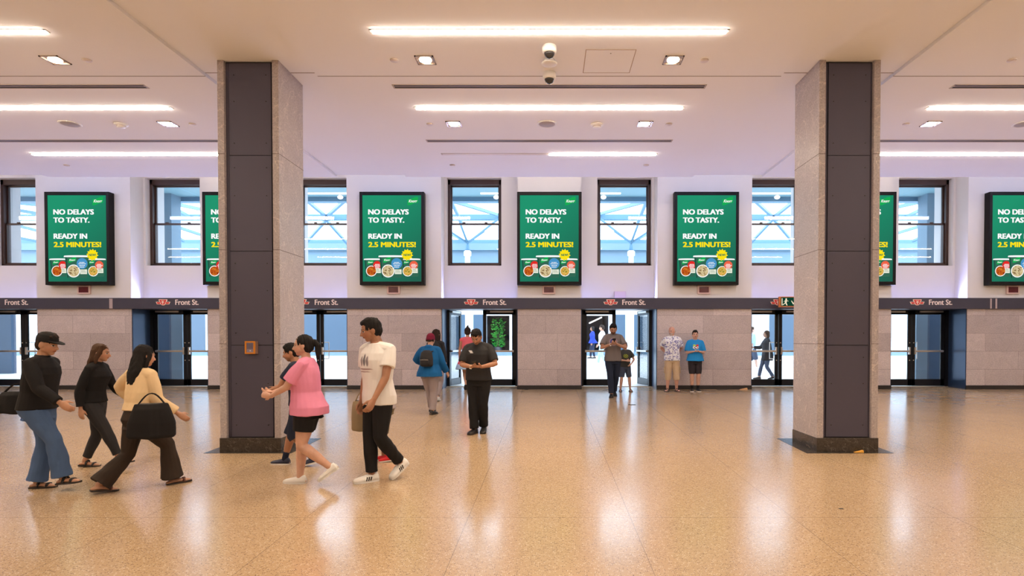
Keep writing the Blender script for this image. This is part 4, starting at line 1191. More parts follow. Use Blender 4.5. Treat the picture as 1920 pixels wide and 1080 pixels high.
        r.ball(H(0, .0525, -.0365), RH, (.0135 * S, .007 * S, .0068 * S), 12, 8)
        for q in (-1, 1): r.ball(H(q * .0455, -.004, -.012), RH @ rotz(q * .35), (.0065 * S, .014 * S, .019 * S), 10, 8)
        inv = RH.transposed()
        def post(me, co):
            q = (co - np.array(c)) @ np.array(inv).T / S
            far = (np.linalg.norm(q, axis=1) > .105) | (q[:, 2] < -.075); q[far] = (9, -9, 9)
            a = me.attributes.new('face', 'FLOAT_VECTOR', 'POINT'); a.data.foreach_set('vector', q.astype(np.float32).ravel())
        s.bodyo = fuse(r, 'body', s.root, s.vox, 2, (s.skin,), post)
    # ---- clothing
    def top(s, m, hem=.50, sleeve=.55, off=.014, loose=.012, name='shirt', flare=.0, col=None, collar=False, cuff=.008, amp=.003, hood=False):
        r = Raw(); S = s.S
        r.secs(s.tsecs(lambda z: off + loose * min(1, max(0, (.80 - z) / .12)), hem, .842, flare=flare, straight=True), 22)
        for i in (0, 1):
            A = s.arms[i]
            r.limb([s.T(Vector((0, -.004 * S, .818)), True), (s.T(Vector((0, -.004 * S, .817)), True) + A['sh']) / 2, A['sh']], [.034 * S + .012, .034 * S + off * .35 + .006, .0295 * S + off * .6])
            us = np.linspace(0, sleeve, 9)
            r.limb(s.armpath(i, sleeve, 9), [s.armrad(u) * (.88 + .12 * min(1, u / .4)) + off * (.6 + .25 * min(1, u / .4)) + cuff * (u / max(sleeve, .01)) for u in us], 14, round1=False)
        if collar:
            n0 = s.neck; up = s.RT(1.0) @ Vector((0, 0, 1))
            r.limb([n0 - up * .012 * S, n0 + up * .012 * S], [.043 * S, .040 * S], 16, round0=False, round1=False)
        if hood:
            n0 = s.T(Vector((0, -.035 * S, .835)), True); R = s.RT(1.0)
            r.ball(n0, R, (.062 * S, .034 * S, .032 * S)); r.limb([n0 + R @ Vector((-.04 * S, .02 * S, .0)), n0 + R @ Vector((-.05 * S, .06 * S, -.02 * S))], [.02 * S, .016 * S]); r.limb([n0 + R @ Vector((.04 * S, .02 * S, .0)), n0 + R @ Vector((.05 * S, .06 * S, -.02 * S))], [.02 * S, .016 * S])
        post = None
        if col:
            def post(me, co):
                q = co.copy(); q[:, 2] = (q[:, 2] - s.hip) / S + .522; q[:, 0] /= S; q[:, 1] /= S
                cc = np.ones((len(co), 4)); cc[:, :3] = col(q)
                a = me.attributes.new('dye', 'FLOAT_COLOR', 'POINT'); a.data.foreach_set('color', cc.astype(np.float32).ravel())
        return fuse(r, name, s.root, s.vox * .95, 3, (m,), post, wrinkles(amp, int(S * 1000) + 3))
    def bottom(s, m, length=1.92, off=.012, flare=0.0, waist=.585, name='trousers', amp=.0035, loose=0.0):
        r = Raw(); S = s.S
        r.secs(s.tsecs(off + .012, .448, waist), 20)
        for i in (0, 1):
            us = np.linspace(0.0, length, 13)
            def rad(u):
                k = u / 2
                base = s.legrad(u) + off + loose * min(1, u)
                if u > 1.0: base = max(base, s.legrad(1.0) * .9 + off * .6 + loose) if flare >= 0 else base
                return base + max(0, flare) * max(0, (u - 1.0)) ** 1.3
            r.limb(s.legpath(i, 0, length, 13), [rad(u) for u in us], 14, round1=False)
        return fuse(r, name, s.root, s.vox * .95, 3, (m,), None, wrinkles(amp, int(S * 1000) + 9, (1, 1, .7), 26))
    def skirt(s, m, z0, z1=.60, off=.012, flare=.08, name='skirt'):
        r = Raw(); r.secs(s.tsecs(off, z0, z1, flare=flare), 24)
        return fuse(r, name, s.root, s.vox, 3, (m,), None, wrinkles(.006, 5, (1, 1, .1), 30))
    def shoes(s, m, sole, kind='sneaker', stripe=None, sock=None, only=(0, 1)):
        S = s.S
        for i in only:
            h, k, a, R = s.legs[i]
            f = lambda x, y, z: a + R @ Vector((x * S, y * S, z * S))
            X, Z = R @ Vector((1, 0, 0)), R @ Vector((0, 0, 1))
            prof = [(-.040, .017, .030), (-.030, .0235, .046), (-.010, .0245, .047), (.015, .0255, .038), (.045, .0275, .030), (.075, .0285, .024), (.098, .024, .019), (.112, .013, .012)]
            zb = -.0395
            def outline(grow=0.0):
                L_ = [(w + grow, y) for y, w, hh in prof]
                pts = [(w, y) for w, y in L_] + [(-w, y) for w, y in L_[::-1]]
                return pts
            if kind == 'sneaker':
                mb = MB().use(m, True); n = 12; vs, fs = [], []
                for y, w, hh in prof:
                    for q in range(n):
                        t = math.pi * q / (n - 1); cx_, cz_ = math.cos(t), math.sin(t)
                        vs.append(f(w * 1.03 * (abs(cx_) ** .7) * (1 if cx_ >= 0 else -1), y, zb + .006 + hh * (cz_ ** .8)))
                for a_ in range(len(prof) - 1):
                    for q in range(n - 1): fs.append((a_ * n + q, a_ * n + q + 1, (a_ + 1) * n + q + 1, (a_ + 1) * n + q))
                    fs.append((a_ * n + n - 1, a_ * n, (a_ + 1) * n, (a_ + 1) * n + n - 1))
                fs.append(tuple(range(n))); fs.append(tuple((len(prof) - 1) * n + q for q in range(n - 1, -1, -1)))
                mb.add(vs, fs)
                o = mb.build('shoe', parent=s.root)
                if stripe:
                    ms = MB().use(stripe)
                    for y in (.018, .031, .044):
                        for sx in (-1, 1): ms.beam(f(sx * .0262, y, zb + .008), f(sx * .0225, y - .008, zb + .030), .011 * S * .7, .0065 * S)
                    ms.build('stripe', parent=o)
                ml = MB().use(WHITE_M if stripe else mat('lace_' + m.name, tuple(min(1, q * .8 + .1) for q in m.node_tree.nodes['Principled BSDF'].inputs['Base Color'].default_value[:3]), .7))
                for q in range(4): ml.bar(f(-.012, .022 + q * .012, .0 - q * .0045 - .0035), f(.012, .022 + q * .012 + .004, .0 - q * .0045 - .0035), .0022 * S, 6)
                ml.build('lace', parent=o)
            else:
                mb = MB().use(m, True)
                for y, hh in ((.062, .0275), (.015, .046)) if kind == 'sandal' else ((.06, .03),):
                    prev = None
                    for q in range(9):
                        t = math.pi * q / 8; p = f(.0262 * math.cos(t), y + .006 * math.sin(t), zb + .004 + hh * math.sin(t) * .9)
                        if prev is not None: mb.beam(prev, p, .016 * S if abs(p.z - prev.z) < abs((p - prev).length) * .8 else .016 * S, .006 * S)
                        prev = p
                o = mb.build('sandal_strap' if kind == 'sandal' else 'slide_strap', parent=s.root)
            pts = outline(.0015); ms = MB().use(sole); n = len(pts)
            lo = [f(x, y, zb - .0035) for x, y in pts]; hi = [f(x, y, zb + .0075) for x, y in pts]
            ms.add(lo + hi, [tuple(range(n - 1, -1, -1)), tuple(range(n, 2 * n))] + [(q, (q + 1) % n, n + (q + 1) % n, n + q) for q in range(n)])
            ms.build('sole', parent=o)
            if sock:
                rr = Raw(); rr.limb([a + (k - a) * .28, a + (k - a) * .1, a + R @ Vector((0, 0, -.01 * S))], [.0255 * S, .024 * S, .025 * S], 12, round0=False)
                fuse(rr, 'sock', s.root, s.vox, 1, (sock,))
    def hair(s, m, kind='short', name='hair'):
        S, c, RH = s.S, s.hc, s.RH
        H = lambda x, y, z: c + RH @ Vector((x * S, y * S, z * S)); r = Raw()
        if kind in ('short', 'bun', 'long', 'tail', 'bob'):
            r.ball(H(0, -.010, .016), RH, (.0495 * S, .0585 * S, .0555 * S), 20, 14)
            r.ball(H(0, -.026, -.010), RH, (.046 * S, .040 * S, .045 * S), 18, 12)
        if kind == 'short':
            r.ball(H(0, .022, .047), RH, (.036 * S, .030 * S, .021 * S)); r.ball(H(0, .0, .055), RH, (.038 * S, .04 * S, .02 * S))
        if kind == 'bun':
            r.ball(H(0, -.03, .072), RH, (.018 * S, .018 * S, .018 * S)); r.ball(H(.006, -.03, .092), RH, (.008 * S, .008 * S, .014 * S))
        if kind == 'tail':
            r.ball(H(0, -.066, .016), RH, (.02 * S, .02 * S, .02 * S)); r.limb([H(0, -.07, .016), H(0, -.092, -.01), H(0, -.09, -.06), H(0, -.082, -.10)], [.018 * S, .021 * S, .019 * S, .008 * S])
        if kind in ('long', 'bob'):
            ln = -.20 if kind == 'long' else -.085
            back = -.052 if kind == 'long' else -.03
            r.secs([(H(0, -.03, .02), RH.col[0], RH.col[1], .05 * S, .034 * S), (H(0, -.036, -.04), RH.col[0], RH.col[1], .053 * S, .034 * S), (H(0, back, (ln - .04) / 2), RH.col[0], RH.col[1], .058 * S, .030 * S), (H(0, back - .006, ln), RH.col[0], RH.col[1], .042 * S, .018 * S)], 16)
            for q in (-1, 1): r.limb([H(q * .034, .012, .048), H(q * .047, .006, .005), H(q * .05, -.008, -.045), H(q * .048, -.012, -.11 if kind == 'long' else -.06)], [.014 * S, .0145 * S, .015 * S, .010 * S], 10)
        if kind == 'fringe':
            for q in (-1, 1): r.ball(H(q * .043, -.02, -.008), RH, (.008 * S, .028 * S, .022 * S))
            r.ball(H(0, -.05, -.014), RH, (.038 * S, .013 * S, .022 * S))
        g = np.random.default_rng(int(S * 997)); ks = g.normal(size=(8, 3)) * np.array((130, 130, 22)); ph = g.uniform(0, 6, 8)
        return fuse(r, name, s.root, s.vox * .8, 2, (m,), None, lambda co: .0025 * sum(np.sin(co @ k + p) for k, p in zip(ks, ph)) / 2)
    def cap(s, m):
        S, c, RH = s.S, s.hc, s.RH; H = lambda x, y, z: c + RH @ Vector((x * S, y * S, z * S)); r = Raw()
        r.secs([(H(0, -.004, .012), RH.col[0], RH.col[1], .0505 * S, .062 * S), (H(0, -.005, .035), RH.col[0], RH.col[1], .0505 * S, .061 * S), (H(0, -.006, .056), RH.col[0], RH.col[1], .044 * S, .053 * S), (H(0, -.007, .070), RH.col[0], RH.col[1], .028 * S, .034 * S), (H(0, -.007, .076), RH.col[0], RH.col[1], .01 * S, .012 * S)], 24)
        R2 = RH @ rotx(-.14)
        r.secs([(H(0, .045, .018), R2.col[0], R2.col[1], .046 * S, .052 * S), (H(0, .048, .024), R2.col[0], R2.col[1], .045 * S, .051 * S)], 24)
        return fuse(r, 'cap', s.root, s.vox * .6, 1, (m,))
    def beanie(s, m):
        S, c, RH = s.S, s.hc, s.RH; H = lambda x, y, z: c + RH @ Vector((x * S, y * S, z * S)); r = Raw()
        r.ball(H(0, -.008, .022), RH, (.0525 * S, .061 * S, .060 * S), 20, 14); r.secs([(H(0, -.01, -.012), RH.col[0], RH.col[1], .053 * S, .060 * S), (H(0, -.008, .012), RH.col[0], RH.col[1], .0545 * S, .063 * S)], 22)
        return fuse(r, 'beanie', s.root, s.vox * .8, 2, (m,))
    def watch(s, i, m):
        A = s.arms[i]; d = (A['wr'] - A['el']).normalized(); p = A['wr'] - d * .012 * s.S; r = s.armrad(1.92)
        mb = MB().use(m, True); mb.bar(p - d * .008, p + d * .008, r * 1.12, 14)
        mb.use(WHITE_M); n = -A['n']; n = (n - d * n.dot(d)).normalized(); mb.bar(p + n * r * .9, p + n * (r * 1.1 + .008), .017, 12)
        return mb.build('wristwatch', parent=s.root)
    def world(s, p):
        s.root.rotation_euler; M = Matrix.Translation(s.root.location) @ Matrix.Rotation(s.root.rotation_euler.z, 4, 'Z')
        return M @ Vector(p)

def at_floor(px, py): return atF(px, py)
def phone(p, center, normal, up, label, group='phones in hand'):
    """a phone lying in someone's hand: center in that person's own frame"""
    rz = p.root.rotation_euler.z
    w_ = p.world(center); R = Matrix.Rotation(rz, 3, 'Z')
    n = (R @ Vector(normal)).normalized(); u = R @ Vector(up); u = (u - n * u.dot(n)).normalized(); x = u.cross(n)
    t = empty('phone', w_); t.rotation_mode = 'QUATERNION'; t.rotation_quaternion = Matrix((x, n, u)).transposed().to_quaternion()
    tag(t, label, 'phone')
    m = MB().use(BLACK_M); m.box(-.037, .037, -.0045, .0045, -.075, .075); b = m.build('case', parent=t, bevel=.003)
    m = MB().use(mat('phone_glass', (.02, .025, .03), .08)); m.box(-.034, .034, .0046, .006, -.07, .07); m.build('screen', parent=t)
    m = MB().use(mat('phone_lens', (.05, .05, .06), .1), True); m.lathe((.022, -.005, .055), [(.006, -.002), (.006, .002)], 10, 'y'); m.build('lens', parent=t)
    return t

# ------------------------------------------------------------------ who stands where
SK_TAN = skin_mat('skin_tan', (.50, .265, .165)); SK_FAIR = skin_mat('skin_fair', (.62, .36, .26)); SK_BROWN = skin_mat('skin_brown', (.36, .17, .095))
SK_OLD = skin_mat('skin_ruddy', (.62, .33, .24), brow=(.4, .36, .33), beard=.75, beardc=(.62, .58, .55)); SK_BEARD = skin_mat('skin_bearded', (.42, .22, .14), beard=.8)
SK_STUB = skin_mat('skin_stubble', (.44, .21, .12), beard=.35)
C_BLACK = cloth('black', (.012, .011, .012)); C_CHAR = cloth('charcoal', (.03, .029, .032)); C_JEANS = cloth('jeans', rgb(74, 98, 136)); C_CREAM = cloth('cream', rgb(226, 198, 156)); C_BROWN = cloth('brown', (.035, .024, .018))
C_PINK = cloth('pink', rgb(226, 140, 172)); C_NAVY = cloth('navy', (.018, .024, .05)); C_BLUE = cloth('blue', rgb(22, 92, 150)); C_GREY = cloth('grey', rgb(158, 146, 148)); C_OLIVE = cloth('olive', rgb(120, 106, 82)); C_DKJEAN = cloth('dark_jeans', rgb(34, 42, 60))
C_KHAKI = cloth('khaki', rgb(198, 172, 140)); C_DRESS = cloth('coral', rgb(226, 106, 118)); C_PALE = cloth('pale_blue', rgb(170, 200, 226)); C_MAROON = cloth('maroon', rgb(112, 26, 52)); C_DKSHORT = cloth('dark_shorts', rgb(52, 46, 50)); C_SLATE = cloth('slate', rgb(66, 74, 92)); C_WHITE = cloth('white', (.78, .76, .74)); C_RBLUE = cloth('royal', rgb(40, 60, 170))
S_WHITE = mat('shoe_white', (.80, .78, .75), .5); S_RED = mat('shoe_red', rgb(208, 20, 34), .5); S_BLACK = mat('shoe_black', (.012, .011, .012), .5); S_NAVY = mat('shoe_navy', (.02, .025, .06), .5); S_BROWN = mat('shoe_brown', rgb(96, 52, 34), .5); SOLE_W = mat('sole_white', (.75, .73, .70), .6); SOLE_D = mat('sole_dark', (.03, .022, .018), .6); SOLE_T = mat('sole_tan', rgb(180, 120, 76), .6)
H_BLACK = hairm('black', (.012, .010, .010)); H_BROWN = hairm('brown', (.07, .035, .02)); H_DARK = hairm('dark_brown', (.03, .018, .013)); H_GREY = hairm('grey', (.45, .42, .4))
DYE = attr_mat('dyed_cotton')
def pblob(q, x, z, rx, rz, soft=.25):
    d = ((q[:, 0] - x) / rx) ** 2 + ((q[:, 2] - z) / rz) ** 2
    return np.clip((1 + soft - d) / (2 * soft), 0, 1) * (q[:, 1] > .01)
def mixd(base, layers):
    c = np.tile(np.array(base), (len(layers[0][0]), 1))
    for w_, k in layers: c = c * (1 - w_[:, None]) + np.array(k) * w_[:, None]
    return c

# 1 person in black cap and jeans, walking right
p = Person(at_floor(74, 917), 4, 1.60, 'person in a black cap, black jacket and blue jeans striding right at far left', girth=1.05, lean=6, head=(0, 6, 0),
           feet=((.05, .26, .06, -6, 6), (-.05, -.06, 0, 0, 6)), arms=({'swing': 26, 'bend': 30}, {'at': (-.17, -.15, .575), 'pole': (-.3, -1, 0)}), voxel=.0065, skin=SK_TAN)
p.top(C_BLACK, .515, 1.95, .020, .018, name='jacket', collar=True); p.bottom(C_JEANS, 1.97, .016, .035); p.hair(H_DARK, 'short'); p.cap(C_BLACK); p.shoes(S_BLACK, SOLE_D, 'sandal')
CAPP = p
# 2 girl with long brown hair
p = Person(at_floor(178, 876), 5, 1.47, 'girl with long brown hair, black jacket and black trousers walking beside a cream jacket', female=True, lean=6, head=(12, 2, 0),
           feet=((.04, .30, .04, -6, 6), (-.04, -.14, 0, 4, 6)), arms=({'swing': -20, 'bend': 25}, {'swing': 18, 'bend': 35}), voxel=.0065, skin=SK_TAN)
p.top(C_BLACK, .535, 1.9, .016, .014, name='jacket', collar=True); p.bottom(C_CHAR, 1.86, .009); p.hair(H_BROWN, 'long'); p.shoes(S_BLACK, SOLE_D, 'sandal')
# 3 woman in cream jacket seen from behind
p = Person(at_floor(262, 915), 46, 1.55, 'woman in a cream jacket and flared brown trousers seen from behind, dark hair', female=True, lean=4, twist=26, head=(-10, 4, 0),
           feet=((.05, .28, 0, -4, 4), (-.05, -.34, 0, 8, 4)), arms=({'swing': 10, 'bend': 40}, {'at': (-.20, .05, .60), 'pole': (-.8, -.6, 0), 'curl': 1.0}), voxel=.0065, skin=SK_TAN)
p.top(C_CREAM, .575, 1.85, .022, .020, name='jacket', collar=True, cuff=.014); p.bottom(C_BROWN, 1.97, .014, .055); p.hair(H_BLACK, 'long'); p.shoes(S_BROWN, SOLE_D, 'slide')
CREAM = p
# 4 woman in pink tee
p = Person(at_floor(578, 908), 184, 1.575, 'woman in a loose pink tee and black shorts striding left beside the left column', female=True, girth=1.14, lean=2, head=(4, 2, 0),
           feet=((.05, .10, 0, 0, 8), (-.05, -.30, .06, 34, 4)), arms=({'at': (.05, .235, .62), 'pole': (.7, -.6, -.8), 'hd': (-.3, 1, .05), 'n': (0, .1, 1), 'curl': .9}, {'at': (-.04, .22, .60), 'pole': (-.8, -.5, -.6), 'hd': (.3, .9, .1)}), voxel=.0065, skin=SK_FAIR)
p.top(C_PINK, .475, .75, .020, .022, name='tee_shirt', flare=.02, cuff=.02); p.bottom(C_BLACK, .62, .018, name='shorts', loose=.014); p.hair(H_BLACK, 'tail'); p.shoes(S_WHITE, SOLE_W)
# 5 companion behind the woman in pink
p = Person(at_floor(566, 872), 182, 1.50, 'person in navy with dark sneakers mostly hidden behind the woman in pink', girth=1.05, lean=8, head=(8, 8, 0),
           feet=((.05, .22, 0, 0, 6), (-.05, -.16, 0, 14, 4)), arms=({'at': (.10, .22, .63)}, {'at': (-.02, .24, .63)}), voxel=.0085, skin=SK_STUB)
p.top(C_NAVY, .50, .6, .018, .02, name='tee_shirt'); p.bottom(C_NAVY, 1.12, .016, name='shorts', loose=.02); p.hair(H_BLACK, 'short'); p.shoes(S_NAVY, SOLE_W, sock=C_NAVY)
# 6 man in white tee
def white_tee(q):
    wob = .004 * np.sin(q[:, 0] * 300)
    return mixd((.78, .755, .74), [(pblob(q, -.022, .735, .011, .030), (.25, .22, .24)), (pblob(q, .004, .742, .012, .036), (.16, .15, .17)), (pblob(q, .030, .735, .011, .030), (.28, .25, .26)),
        (pblob(q, 0.0, .688, .060, .0045), (.35, .24, .24)), (pblob(q, .01, .672, .052, .004), (.4, .3, .3))])
p = Person(at_floor(710, 902), 228, 1.755, 'man in a printed white tee and black trousers walking left, looking sideways', lean=2, head=(-42, 14, 0), twist=14,
           feet=((.05, .05, 0, 0, 12), (-.05, -.30, .03, 34, 4)), arms=({'swing': -6, 'bend': 14, 'out': 9, 'curl': .8}, {'swing': 16, 'bend': 18, 'out': 8, 'curl': .8}), voxel=.006, skin=SK_BROWN)
p.top(DYE, .475, .62, .018, .022, name='tee_shirt', col=white_tee, cuff=.018); p.bottom(C_BLACK, 1.93, .013, .004); p.hair(H_BLACK, 'short'); p.shoes(S_WHITE, SOLE_W, stripe=S_BLACK)
WT = p
# 7 child behind him with red shoes
p = Person(at_floor(722, 864), 186, 1.30, 'child in olive shorts and red shoes mostly hidden behind the man in white', lean=2, feet=((.05, .02, 0, 0, 6), (-.05, -.08, 0, 6, 4)), arms=({'swing': 20}, {'swing': -16}), voxel=.0085, skin=SK_BROWN)
p.top(C_GREY, .50, .6, .014, .016, name='tee_shirt'); p.bottom(C_OLIVE, 1.02, .016, name='shorts', loose=.022); p.hair(H_BLACK, 'short'); p.shoes(S_RED, SOLE_W)
# 8 man in black polo with phone
def polo(q): return mixd((.014, .013, .015), [((np.abs(q[:, 0] - .046 - (q[:, 2] - .765) * .9) < .016) * (np.abs(q[:, 2] - .765) < .012) * (q[:, 1] > .01) * 1.0, (.62, .6, .6))])
p = Person(at_floor(898, 812), -100, 1.655, 'man in a black polo and black trousers looking down at a phone', girth=1.12, lean=4, head=(0, 34, 0),
           feet=((.06, .04, 0, 0, 10), (-.05, -.10, 0, 10, 10)), arms=({'at': (.02, .155, .635), 'pole': (1, -.4, -.6), 'hd': (-1, .25, .1), 'n': (0, -.2, 1), 't': (.1, 1, .2), 'curl': .8}, {'at': (-.075, .165, .635), 'pole': (-1, -.4, -.6), 'hd': (.6, .8, .1), 'n': (0, -.3, 1), 't': (-.6, .4, .3), 'curl': .9}), voxel=.0075, skin=SK_STUB)
p.top(DYE, .50, .82, .018, .018, name='polo_shirt', col=polo, collar=True, cuff=.014); p.bottom(C_BLACK, 1.97, .016, .012); p.hair(H_BLACK, 'short'); p.shoes(S_BLACK, SOLE_D); p.watch(0, mat('watch_gold', (.75, .6, .42), .25, .8))
phone(p, p.grip[1] + Vector((.012, .02, .014)), (0, -.55, .85), (0, .85, .55), 'dark phone held by the man in the black polo')
# 9 person in blue jacket with maroon beanie
p = Person(at_floor(806, 777), 76, 1.515, 'person in a blue hooded jacket, maroon beanie and grey trousers walking away', girth=1.08, lean=3, head=(0, 4, 0),
           feet=((.06, -.02, 0, 0, 4), (-.06, .20, .03, 0, 4)), arms=({'swing': 8, 'bend': 30, 'out': 16}, {'at': (-.13, .16, .62), 'pole': (-1, -.4, -.3)}), voxel=.0085, skin=SK_FAIR)
p.top(C_BLUE, .475, 1.9, .03, .03, name='jacket', hood=True, flare=.05, cuff=.01); p.bottom(C_GREY, 1.93, .02, .006); p.hair(H_DARK, 'fringe'); p.beanie(C_MAROON); p.shoes(S_BLACK, SOLE_D)
BLUEP = p
# 10 woman with long dark hair and backpack
p = Person(at_floor(817, 752), 84, 1.63, 'woman with long dark hair and a dark backpack walking ahead of the blue jacket', female=True, lean=2, feet=((.04, -.05, 0, 8, 4), (-.05, .24, 0, -4, 4)), arms=({'swing': 6}, {'swing': 12, 'bend': 60}), voxel=.0095, skin=SK_FAIR)
p.top(C_CHAR, .52, 1.6, .014, .014, name='top'); p.bottom(C_GREY, 1.9, .01); p.hair(H_DARK, 'long'); p.shoes(S_WHITE, SOLE_W)
LHAIR = p
# 11 woman in pink dress going out
p = Person(at_floor(877, 731), 96, 1.66, 'woman in a sleeveless coral pink dress walking out through the left open door', female=True, feet=((.04, .2, 0, 0, 4), (-.04, -.14, .02, 34, 4)), arms=({'swing': -8, 'out': 12}, {'swing': 8, 'bend': 30, 'out': 10}), voxel=.0095, skin=SK_TAN)
p.top(C_DRESS, .545, .12, .012, .008, name='dress_bodice'); p.skirt(C_DRESS, .40, .57, .014, .10, 'dress_skirt'); p.skirt(C_PALE, .345, .42, .012, .11, 'underskirt'); p.hair(H_DARK, 'bun'); p.shoes(S_BROWN, SOLE_D, 'slide')
# 12 man in grey tee with phone
def grey_tee(q): return mixd(rgb(112, 104, 102), [(pblob(q, 0, .74, .054, .050), rgb(176, 150, 156)), (pblob(q, 0, .745, .044, .041), rgb(58, 58, 128)), (pblob(q, .0, .726, .020, .010), rgb(190, 180, 190))])
p = Person(at_floor(1149, 744), -92, 1.755, 'man in a grey tee with a round blue print and dark jeans reading a phone', girth=1.02, lean=2, head=(0, 26, 0),
           feet=((.04, .10, 0, 0, 6), (-.05, -.26, 0, 16, 4)), arms=({'at': (.035, .15, .715), 'pole': (1, -.3, -.7), 'hd': (-.9, .5, .25), 'n': (0, -.3, 1), 't': (0, .6, .8), 'curl': 1.0}, {'at': (-.04, .15, .715), 'pole': (-1, -.3, -.7), 'hd': (.9, .5, .25), 'n': (0, -.3, 1), 't': (0, .6, .8), 'curl': 1.0}), voxel=.008, skin=SK_BEARD)
p.top(DYE, .485, .72, .016, .018, name='tee_shirt', col=grey_tee, cuff=.016); p.bottom(C_DKJEAN, 1.95, .012, .004); p.hair(H_BLACK, 'short'); p.shoes(S_BLACK, SOLE_D); p.watch(0, mat('watch_steel', (.6, .58, .56), .25, .8))
phone(p, (p.grip[0] + p.grip[1]) / 2 + Vector((0, .0, .03)), (0, -.75, .65), (0, .65, .75), 'dark phone held in both hands by the man in grey')
# 13 boy in dark printed tee
def kid_tee(q):
    w_ = np.clip((np.sin(q[:, 0] * 150) * np.sin(q[:, 2] * 190 + 1) > -.1) * 1.0, 0, 1) * pblob(q, 0, .72, .05, .04)
    return mixd(rgb(46, 46, 42), [(w_, rgb(150, 160, 40))])
p = Person(at_floor(1172, 734), -88, 1.26, 'small boy in a dark tee with yellow print and grey shorts just inside the door', head=(0, 4, 0), feet=((.12, .02, 0, 0, 8), (-.13, 0, 0, 0, 8)),
           arms=({'at': (.0, .12, .63), 'pole': (1, -.4, -.3), 'hd': (-1, .2, 0)}, {'at': (-.10, .12, .56), 'pole': (-1, -.4, -.4), 'hd': (.6, .5, -.4)}), voxel=.0075, skin=SK_FAIR)
p.top(DYE, .50, .7, .016, .018, name='tee_shirt', col=kid_tee, cuff=.014); p.bottom(C_SLATE, .92, .014, name='shorts', loose=.012); p.hair(H_BROWN, 'short'); p.shoes(S_BLACK, SOLE_D, 'sandal')
# 14 bald man in floral shirt
def floral(q):
    g = np.random.default_rng(4); c = np.tile(np.array((.80, .80, .84)), (len(q), 1))
    for k in range(520):
        a = np.array((g.uniform(-.22, .22), 0, g.uniform(.46, .85))); r = g.uniform(.0065, .0105); e = g.uniform(.6, 1.6)
        d = ((q[:, 0] - a[0]) / (r * e)) ** 2 + ((q[:, 2] - a[2]) / (r / e ** .5)) ** 2 + (q[:, 1] * (1 if k % 2 else -1) < -.0) * 9
        w_ = np.clip((1.4 - d) / .7, 0, 1); kk = np.array(((.13, .13, .34), (.22, .22, .46), (.36, .34, .58))[k % 3]); c = c * (1 - w_[:, None]) + kk * w_[:, None]
    op = (np.abs(q[:, 0]) < .0025) * (q[:, 1] > 0); c[op > 0] = (.45, .45, .5)
    return c
p = Person(at_floor(1260, 733.5), -96, 1.655, 'bald man in a blue floral shirt and khaki cargo shorts standing against the wall', girth=1.04, head=(-34, 4, 0), feet=((.12, .03, 0, 0, 20), (-.11, .03, 0, 0, 20)),
           arms=({'at': (.05, -.085, .565), 'pole': (1, -.5, 0), 'n': (0, 1, 0)}, {'at': (-.05, -.085, .555), 'pole': (-1, -.5, 0), 'n': (0, 1, 0)}), voxel=.0075, skin=SK_OLD)
p.top(DYE, .475, .72, .020, .022, name='floral_shirt', col=floral, collar=True, cuff=.018); p.bottom(C_KHAKI, 1.42, .016, name='cargo_shorts', loose=.010); p.hair(H_GREY, 'fringe'); p.shoes(S_BLACK, SOLE_D, 'sandal')
mb = MB().use(C_KHAKI)
for i, sd in ((0, 1), (1, -1)):
    h, k, a, R = p.legs[i]; c = h + (k - h) * .78 + Vector((sd * (p.legrad(.8) + .028), .0, 0)); mb.box(c.x - .012, c.x + .012, c.y - .055, c.y + .055, c.z - .08, c.z + .08)
mb.build('cargo_pocket', parent=p.root, bevel=.006)
# 15 boy in blue tee
def blue_tee(q):
    return mixd(rgb(16, 138, 208), [(pblob(q, 0.004, .722, .046, .030), (.85, .84, .84)), (pblob(q, -.022, .752, .020, .018), (.72, .04, .03)), (pblob(q, .026, .754, .022, .015), (.48, .72, .06)), (pblob(q, .0, .738, .014, .009), (.03, .03, .03)), (pblob(q, -.024, .714, .012, .009), (.6, .05, .04)), (pblob(q, .022, .718, .012, .008), (.05, .05, .06)), (pblob(q, .006, .702, .016, .007), (.06, .05, .05))])
p = Person(at_floor(1303, 733.6), -94, 1.555, 'boy in a bright blue printed tee and dark shorts standing beside the bald man', girth=1.04, head=(-6, 2, 0), feet=((.075, .0, 0, 0, 8), (-.075, 0, 0, 0, 8)),
           arms=({'at': (.045, .135, .655), 'pole': (.6, -.5, -.8), 'hd': (-.9, .4, .1), 'n': (0, .2, 1), 'curl': .8}, {'at': (-.045, .135, .655), 'pole': (-.6, -.5, -.8), 'hd': (.9, .4, .1), 'n': (0, .2, 1), 'curl': .8}), voxel=.0075, skin=SK_FAIR)
p.top(DYE, .50, .85, .020, .024, name='tee_shirt', col=blue_tee, cuff=.018, flare=.05); p.bottom(C_DKSHORT, .95, .014, name='shorts', loose=.006); p.hair(H_BLACK, 'short'); p.shoes(S_BLACK, SOLE_W, sock=C_BLACK)
